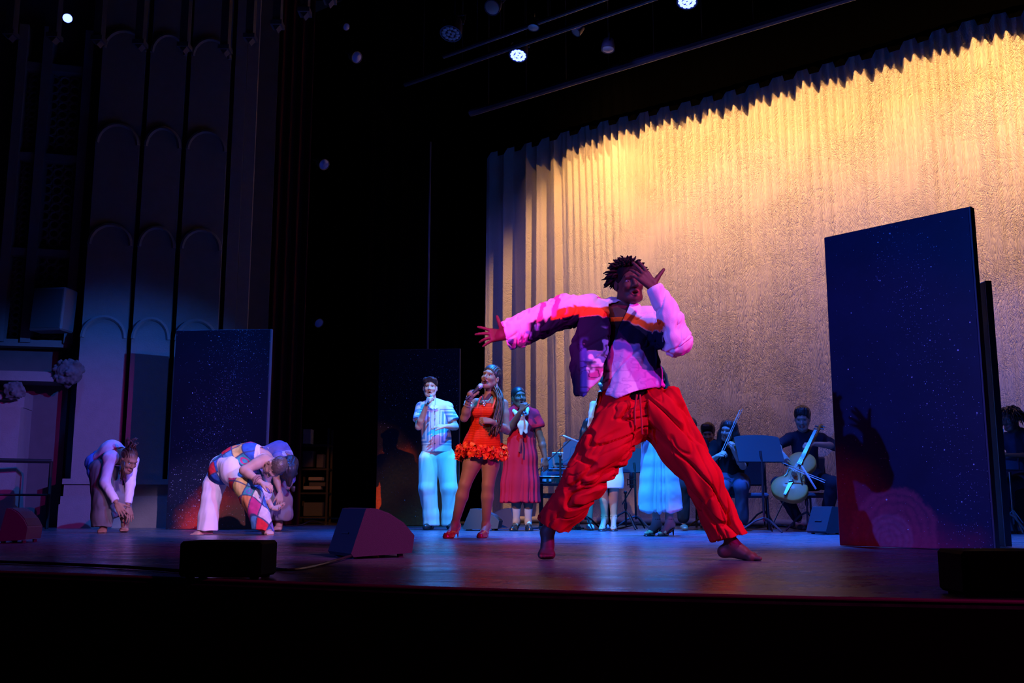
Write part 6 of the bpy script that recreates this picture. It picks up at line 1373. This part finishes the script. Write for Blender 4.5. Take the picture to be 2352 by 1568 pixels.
# ------------------------------------------------------------------ seated players
def seated(lab, px, Y0, rz, sk, topc, botc, hairc, head=(0, 0, 0), hf=(0, -1, 0), hu=(0, 0, 1), R=None, L=None, knees=(.13, .13), hairfn=None, sleeve=.95, ankle=None, shoec=(.02, .02, .025), zs=1.0, hh=1.0, legs=True, hsc=1.0, bare=False, kneey=-.44):
    o = gx(px, Y0); c, s_ = math.cos(rz), math.sin(rz); W = lambda x, y, z: o + V(x * c - y * s_, x * s_ + y * c, z * zs); D = lambda v: V(v[0] * c - v[1] * s_, v[0] * s_ + v[1] * c, v[2])
    root = thing('person', o, lab, 'person'); fr = D((0, -1, 0))
    hc = W(0 + head[0], -.02 + head[1], 1.23 + head[2]); H = Head(hc, D(hf), D(hu), hsc); nb = W(head[0] * .4, .05, 1.06)
    shR, shL = W(-.18, .05, 1.02), W(.18, .05, 1.02); elR, wrR = [W(*q) for q in R[:2]]; elL, wrL = [W(*q) for q in L[:2]]
    kR, kL = W(-knees[0], kneey, .50), W(knees[1], -.44, .50); aR, aL = (W(-knees[0], -.40, .10), W(knees[1], -.40, .10)) if ankle is None else [W(*q) for q in ankle]
    S = Sdf(.0075, .02); H.build(S); neck(S, H, nb, .05); S.limb([W(0, .06, .56), W(0, .09, .75), W(0, .07, .95)], [.13, .115, .13], .04, (fr, .72)); S.cap(shR, shL, .045, .045, .04)
    arm(S, shR, elR, wrR); arm(S, shL, elL, wrL); hand(S, wrR, *[D(q) for q in R[2]], *R[3]); hand(S, wrL, *[D(q) for q in L[2]], *L[3])
    for h_, k_, a_ in ((W(-.09, .02, .56), kR, aR), (W(.09, .02, .56), kL, aL)): leg(S, h_, k_, a_, .95)
    b = sdfobj('body', S, SKIN, root, painted(sk, H.paints())); H.eyes(b)
    S = Sdf(.0075, .03); S.limb([W(0, .05, .60), W(0, .08, .78), W(0, .06, .98)], [.155, .142, .165], .03, (fr, .74)); S.limb([shR, nb + V(0, 0, -.03), shL], [.068, .07, .068], .03)
    for sh, el, wr in ((shR, elR, wrR), (shL, elL, wrL)): 
        S.limb([sh, el], [.070, .058], .03)
        if sleeve > 1: e2 = el + (wr - el) * (sleeve - 1); S.limb([el, e2], [.057, .048], .03); S.cut(e2 - nrm(wr - el) * .025, wr - el, .07)
        else: S.cut(sh + (el - sh) * (sleeve - .1), el - sh, .09)
    sdfobj('top', S, CLOTH, root, plain(topc, .08), folds((.3, 0, 1), .006, 5, 20, int(px)))
    S = Sdf(.0075, .03); S.cap(W(-.08, .04, .56), W(.08, .04, .56), .14, .14)
    for h_, k_, a_ in ((W(-.09, .02, .56), kR, aR), (W(.09, .02, .56), kL, aL)):
        S.limb([h_, k_, a_ + (k_ - a_) * .12], [.115, .082, .068], .03)
        if bare: S.cut(k_ + (a_ - k_) * .25, a_ - k_, .45)
    sdfobj('trousers' if not bare else 'skirt', S, CLOTH, root, plain(botc, .08), folds((.2, .3, 1), .007, 3, 16, int(px) + 1))
    for a_ in (aR, aL):
        d = nrm(fr + V(0, 0, 0)); S = Sdf(.007, .02); g = a_[2] - .10; S.limb([V(a_[0], a_[1], .040) - d * .045, V(a_[0], a_[1], .040) + d * .06, V(a_[0], a_[1], .026) + d * .16], [.040, .040, .036], .02, ((0, 0, 1), .72)); S.cut(V(a_[0], a_[1], .008), (0, 0, -1)); sdfobj('shoe', S, mat('shoe_leather_%d' % (shoec[0] * 100), shoec, .4), root)
    S = Sdf(.0075, .015); cap_hair(S, H, .014); disp = None
    if hairfn: hairfn(S, H)
    hr_ = sdfobj('hair', S, HAIRM, root, plain(hairc), lambda Q, N: .005 * wrinkle(Q, (0, 0, 1), 5, 60, 3)); return root, H, W, D, hr_, wrR, wrL
def longhair(S, H):
    for x in (-1, 1): S.limb([H.p(.06 * x, -.03, .07), H.p(.088 * x, -.03, -.05), H.p(.105 * x, -.02, -.20), H.p(.10 * x, .0, -.32)], [.045, .05, .055, .035], .03)
    S.limb([H.p(0, -.08, .05), H.p(0, -.11, -.12), H.p(0, -.10, -.28)], [.075, .08, .06], .03)
def bunshort(S, H):
    S.limb([H.p(-.04, .040, .098), H.p(.04, .045, .100)], [.034, .036], .05)
DK = (.012, .012, .016)
# violinist with long hair
r, H, W, D, _, wR, wL = seated('person with long dark hair playing a violin in front of the curtain', 1684, 11.9, math.radians(-14), (.45, .31, .25), DK, (.05, .055, .09), (.012, .011, .014), head=(-.02, -.03, -.03), hf=(-.35, -.9, -.10), hu=(.15, 0, 1),
    R=((-.26, -.12, .80), (-.14, -.33, .88), ((.55, -.5, .35), (-.3, -.5, .8), (.5, -.6, .2)), ((.8, .8, .85, .85), .05, 1.0, .5, .5)), L=((.14, -.18, .76), (.05, -.36, .93), ((-.05, -.15, 1), (.8, -.5, 0), (-.6, -.7, 0)), ((1.0, 1.0, 1.0, 1.0), .05, 1.0, .6, .4)), knees=(.09, .12), hairfn=longhair, hsc=.97, zs=.97, sleeve=1.0)
c1 = W(.04, -.08, 1.055); fiddle(c1, D((.25, -.95, -.16)), D((-.35, -.2, .9)), .34, 'violin under the chin of the long-haired player', 'violin', 'violin')
P12 = lambda x, y, dy=0: at(x, y, 11.9 + dy)
bow(wR + nrm(P12(1703, 939) - P12(1668, 1053)) * -.06 + V(.035, -.035, .01), P12(1703, 939, -.30), (1, 0, 0), 'upright bow of the long-haired violin player')
# short-haired violinist behind the second stand
r, H, W, D, _, wR, wL = seated('person with short brown hair playing behind a music stand', 1636, 12.9, math.radians(-8), (.46, .31, .24), (.02, .018, .02), DK, (.05, .025, .015), head=(-.02, -.04, -.03), hf=(-.15, -.9, -.32), hu=(.0, 0, 1),
    R=((-.26, -.10, .84), (-.13, -.30, .99), ((.5, -.6, .2), (-.3, -.5, .8), (.5, -.6, .2)), ((.8, .8, .85, .85), .05, 1.0, .5, .5)), L=((.22, -.14, .80), (.12, -.34, .97), ((-.05, -.15, 1), (.8, -.5, 0), (-.6, -.7, 0)), ((1.0,) * 4, .05, 1.0, .6, .4)), hairfn=bunshort, sleeve=1.8)
fiddle(W(.05, -.08, 1.05), D((.35, -.9, -.1)), D((-.3, -.2, .9)), .34, 'violin of the short-haired player, mostly behind the stand', 'violin', 'violin')
bow(W(-.15, -.36, 1.03), W(.18, -.40, 1.10), (0, 0, 1), 'level bow before the chest of the short-haired player')
# violinist hidden behind the dancer's knee
r, H, W, D, _, wR, wL = seated('person with dark hair seated behind the dancer\'s forward leg', 1588, 12.15, math.radians(-4), (.44, .30, .24), DK, DK, (.014, .012, .012), head=(-.0, -.03, -.02), hf=(-.3, -.9, -.15), hu=(.1, 0, 1),
    R=((-.26, -.10, .84), (-.14, -.32, .95), ((.5, -.6, .2), (-.3, -.5, .8), (.5, -.6, .2)), ((.8, .8, .85, .85), .05, 1.0, .5, .5)), L=((.16, -.16, .78), (.06, -.36, .95), ((-.05, -.15, 1), (.8, -.5, 0), (-.6, -.7, 0)), ((1.0,) * 4, .05, 1.0, .6, .4)), sleeve=1.8, shoec=(.10, .07, .04))
bow(wR + V(.03, -.03, -.03), at(1577, 945, 11.85), (1, 0, 0), 'bow whose tip rises past the dancer\'s hip')
# player behind the dancer's back leg
r, H, W, D, _, wR, wL = seated('person with pale shoes seated behind the dancer\'s bent back leg', 1362, 12.4, math.radians(4), (.46, .33, .27), DK, DK, (.014, .012, .014), hf=(.15, -.95, -.15),
    R=((-.24, -.10, .80), (-.12, -.32, .75), ((.6, -.7, 0), (0, -.2, 1), (.6, -.6, 0)), ((.5,) * 4, .06, 1.0, .5, .4)), L=((.24, -.10, .80), (.12, -.32, .75), ((-.6, -.7, 0), (0, -.2, 1), (-.6, -.6, 0)), ((.5,) * 4, .06, 1.0, .5, .4)), hairfn=longhair, sleeve=1.8, shoec=(.45, .45, .48), bare=True, knees=(.10, .08))
# cellist
def cellist():
    Y0 = 11.95; Pc = lambda x, y, dy=0.0: at(x, y, Y0 + dy)
    oc, sc_ = Pc(1801, 1150, -.66), Pc(1877, 992, -.26); a = nrm(sc_ - oc); n = nrm(V(-.42, -.85, .35))
    fiddle(oc, a, n, .70, 'cello leaning back against its player beside the music stand', 'cello', 'cello', pin=.36)
    o = gx(1862, Y0); inv = lambda p: p - o
    loc = lambda x, y, dy: tuple(inv(Pc(x, y, dy)))
    seated('person with swept dark hair playing the cello', 1862, Y0, 0.0, (.40, .27, .22), (.025, .03, .055), (.015, .016, .026), (.014, .012, .014), head=(-.06, -.06, .01), hf=(-.35, -.85, -.35), hu=(-.05, -.2, 1),
        R=(loc(1786, 1034, -.12), loc(1795, 1050, -.42), ((.1, -.45, -.9), (-.5, -.6, .4), (.7, -.6, 0)), ((.6, .65, .7, .7), .05, 1.05, .5, .5)), L=(loc(1920, 1035, -.10), loc(1868, 1030, -.36), ((-.95, -.1, -.1), (0, -.4, .9), (-.1, -.8, -.4)), ((.75, .8, .85, .9), .06, 1.05, .6, .5)), knees=(.44, .16), kneey=-.30, ankle=(loc(1835, 1196, -.22), loc(1895, 1198, -.3)), hairfn=bunshort, sleeve=1.25, hsc=1.08, zs=1.06)
    bow(Pc(1796, 1062, -.66), Pc(1896, 1106, -.72), (0, 0, 1), 'cello bow drawn across the strings', .006)
cellist()
# drummer and drums at the far edge
r, H, W, D, hr_, wR, wL = seated('person with short locks seated at the drums beyond the dark panel edge', 2350, 11.0, math.radians(-60), (.13, .07, .05), (.03, .04, .08), (.03, .04, .08), (.014, .012, .012), head=(0, -.05, .0), hf=(0, -.95, -.2),
    R=((-.24, -.16, .80), (-.15, -.40, .80), ((.3, -.95, -.05), (0, -.1, 1), (.6, -.5, 0)), ((.9,) * 4, .05, 1.0, .5, .5)), L=((.24, -.14, .80), (.12, -.38, .82), ((-.2, -.95, -.05), (0, -.1, 1), (-.6, -.5, 0)), ((.9,) * 4, .05, 1.0, .5, .5)), sleeve=1.0)
m_ = MB(); locks(m_, H, 150, .10, .011, 21, drop=.9, flare=1.0, up=-.2, jitter=.2, ymax=.8); m_.build('locks', HAIRM, hr_, smooth=180)
st = thing('drumstick', wR, 'pale drumstick in the drummer\'s fist', 'drumstick'); m_ = MB(); q = at(2291, 1072, 10.9); m_.tube([wR + (wR - q) * .15, wR, q], [.009, .008, .006], 8); m_.sphere(q, .009, 8, 6); m_.build('shaft', mat('pale_stick', (.7, .6, .45), .5), st, smooth=True)
c0 = gx(2345, 12.1); dt = thing('drum_stool', W(0, .02, 0), 'black round stool beneath the drummer', 'stool'); c0 = W(0, .02, 0)
m_ = MB(); m_.lathe(c0, (0, 0, 1), [(.16, .38), (.17, .40), (.17, .44), (.15, .46)], 18); m_.build('seat', chr_fab, dt, smooth=True); m_ = MB(); m_.tube([c0 + V(0, 0, .05), c0 + V(0, 0, .39)], .02, 8); m_.build('post', chrome, dt)
for k in range(3): m_ = MB(); m_.tube([c0 + V(0, 0, .2), c0 + V(.2 * math.cos(k * 2.1), .2 * math.sin(k * 2.1), .012)], .011, 6); m_.build('leg', chrome, dt)
sn = thing('snare_drum', gx(2324, 10.55), 'snare drum on a chrome stand before the drummer', 'drum'); c0 = gx(2324, 10.55)
m_ = MB(); m_.lathe(c0, (.05, 0, 1), [(.17, .66), (.17, .78)], 24); m_.build('shell', mat('snare_shell', (.04, .05, .09), .3, metal=.4), sn, smooth=True); m_ = MB(); m_.lathe(c0, (.05, 0, 1), [(.178, .772), (.178, .79), (.165, .79)], 24); m_.build('hoop', chrome, sn, smooth=True)
m_ = MB(); m_.lathe(c0, (.05, 0, 1), [(.165, .783), (.01, .785)], 24); m_.build('drum_head', mat('drum_skin', (.5, .5, .52), .6), sn)
for k in range(8): a_ = k * PI / 4; m_ = MB(); m_.tube([c0 + V(.176 * math.cos(a_) + .033, .176 * math.sin(a_), .66), c0 + V(.176 * math.cos(a_) + .038, .176 * math.sin(a_), .775)], .006, 5); m_.build('lug', chrome, sn)
m_ = MB(); m_.tube([c0 + V(.03, 0, .1), c0 + V(.03, 0, .64)], .013, 8); m_.build('post', chrome, sn)
for k in range(3): m_ = MB(); m_.tube([c0 + V(.03, 0, .25), c0 + V(.03 + .22 * math.cos(k * 2.1 + .4), .22 * math.sin(k * 2.1 + .4), .012)], .010, 6); m_.build('leg', chrome, sn)
hh_ = thing('hi_hat', gx(2299, 11.25), 'tall chrome cymbal stand just past the dark panel edge', 'cymbal stand'); c0 = gx(2299, 11.25)
m_ = MB(); m_.tube([c0 + V(0, 0, .04), c0 + V(0, 0, .95)], .012, 8); m_.build('post', chrome, hh_, smooth=True)
for z, s_ in ((.83, 1), (.86, -1)): m_ = MB(); m_.lathe(c0 + V(0, 0, z), (0, 0, s_), [(.17, -.012), (.05, .004), (.045, .012), (.012, .02)], 22); m_.build('cymbal', mat('bronze', (.45, .32, .12), .3, metal=.9), hh_, smooth=True)
m_ = MB(); m_.lathe(c0, (0, 0, 1), [(.02, .88), (.022, .9), (.012, .94)], 8); m_.build('clutch', chrome, hh_)
for k in range(3): m_ = MB(); m_.tube([c0 + V(0, 0, .28), c0 + V(.24 * math.cos(k * 2.1 + .9), .24 * math.sin(k * 2.1 + .9), .012)], .011, 6); m_.build('leg', chrome, hh_)
mic_stand(gx(2318, 10.2), 0, 'tall chrome stand with clamps beside the drum', .95, None, (V(0, 0, .02), V(.02, 0, .12)))
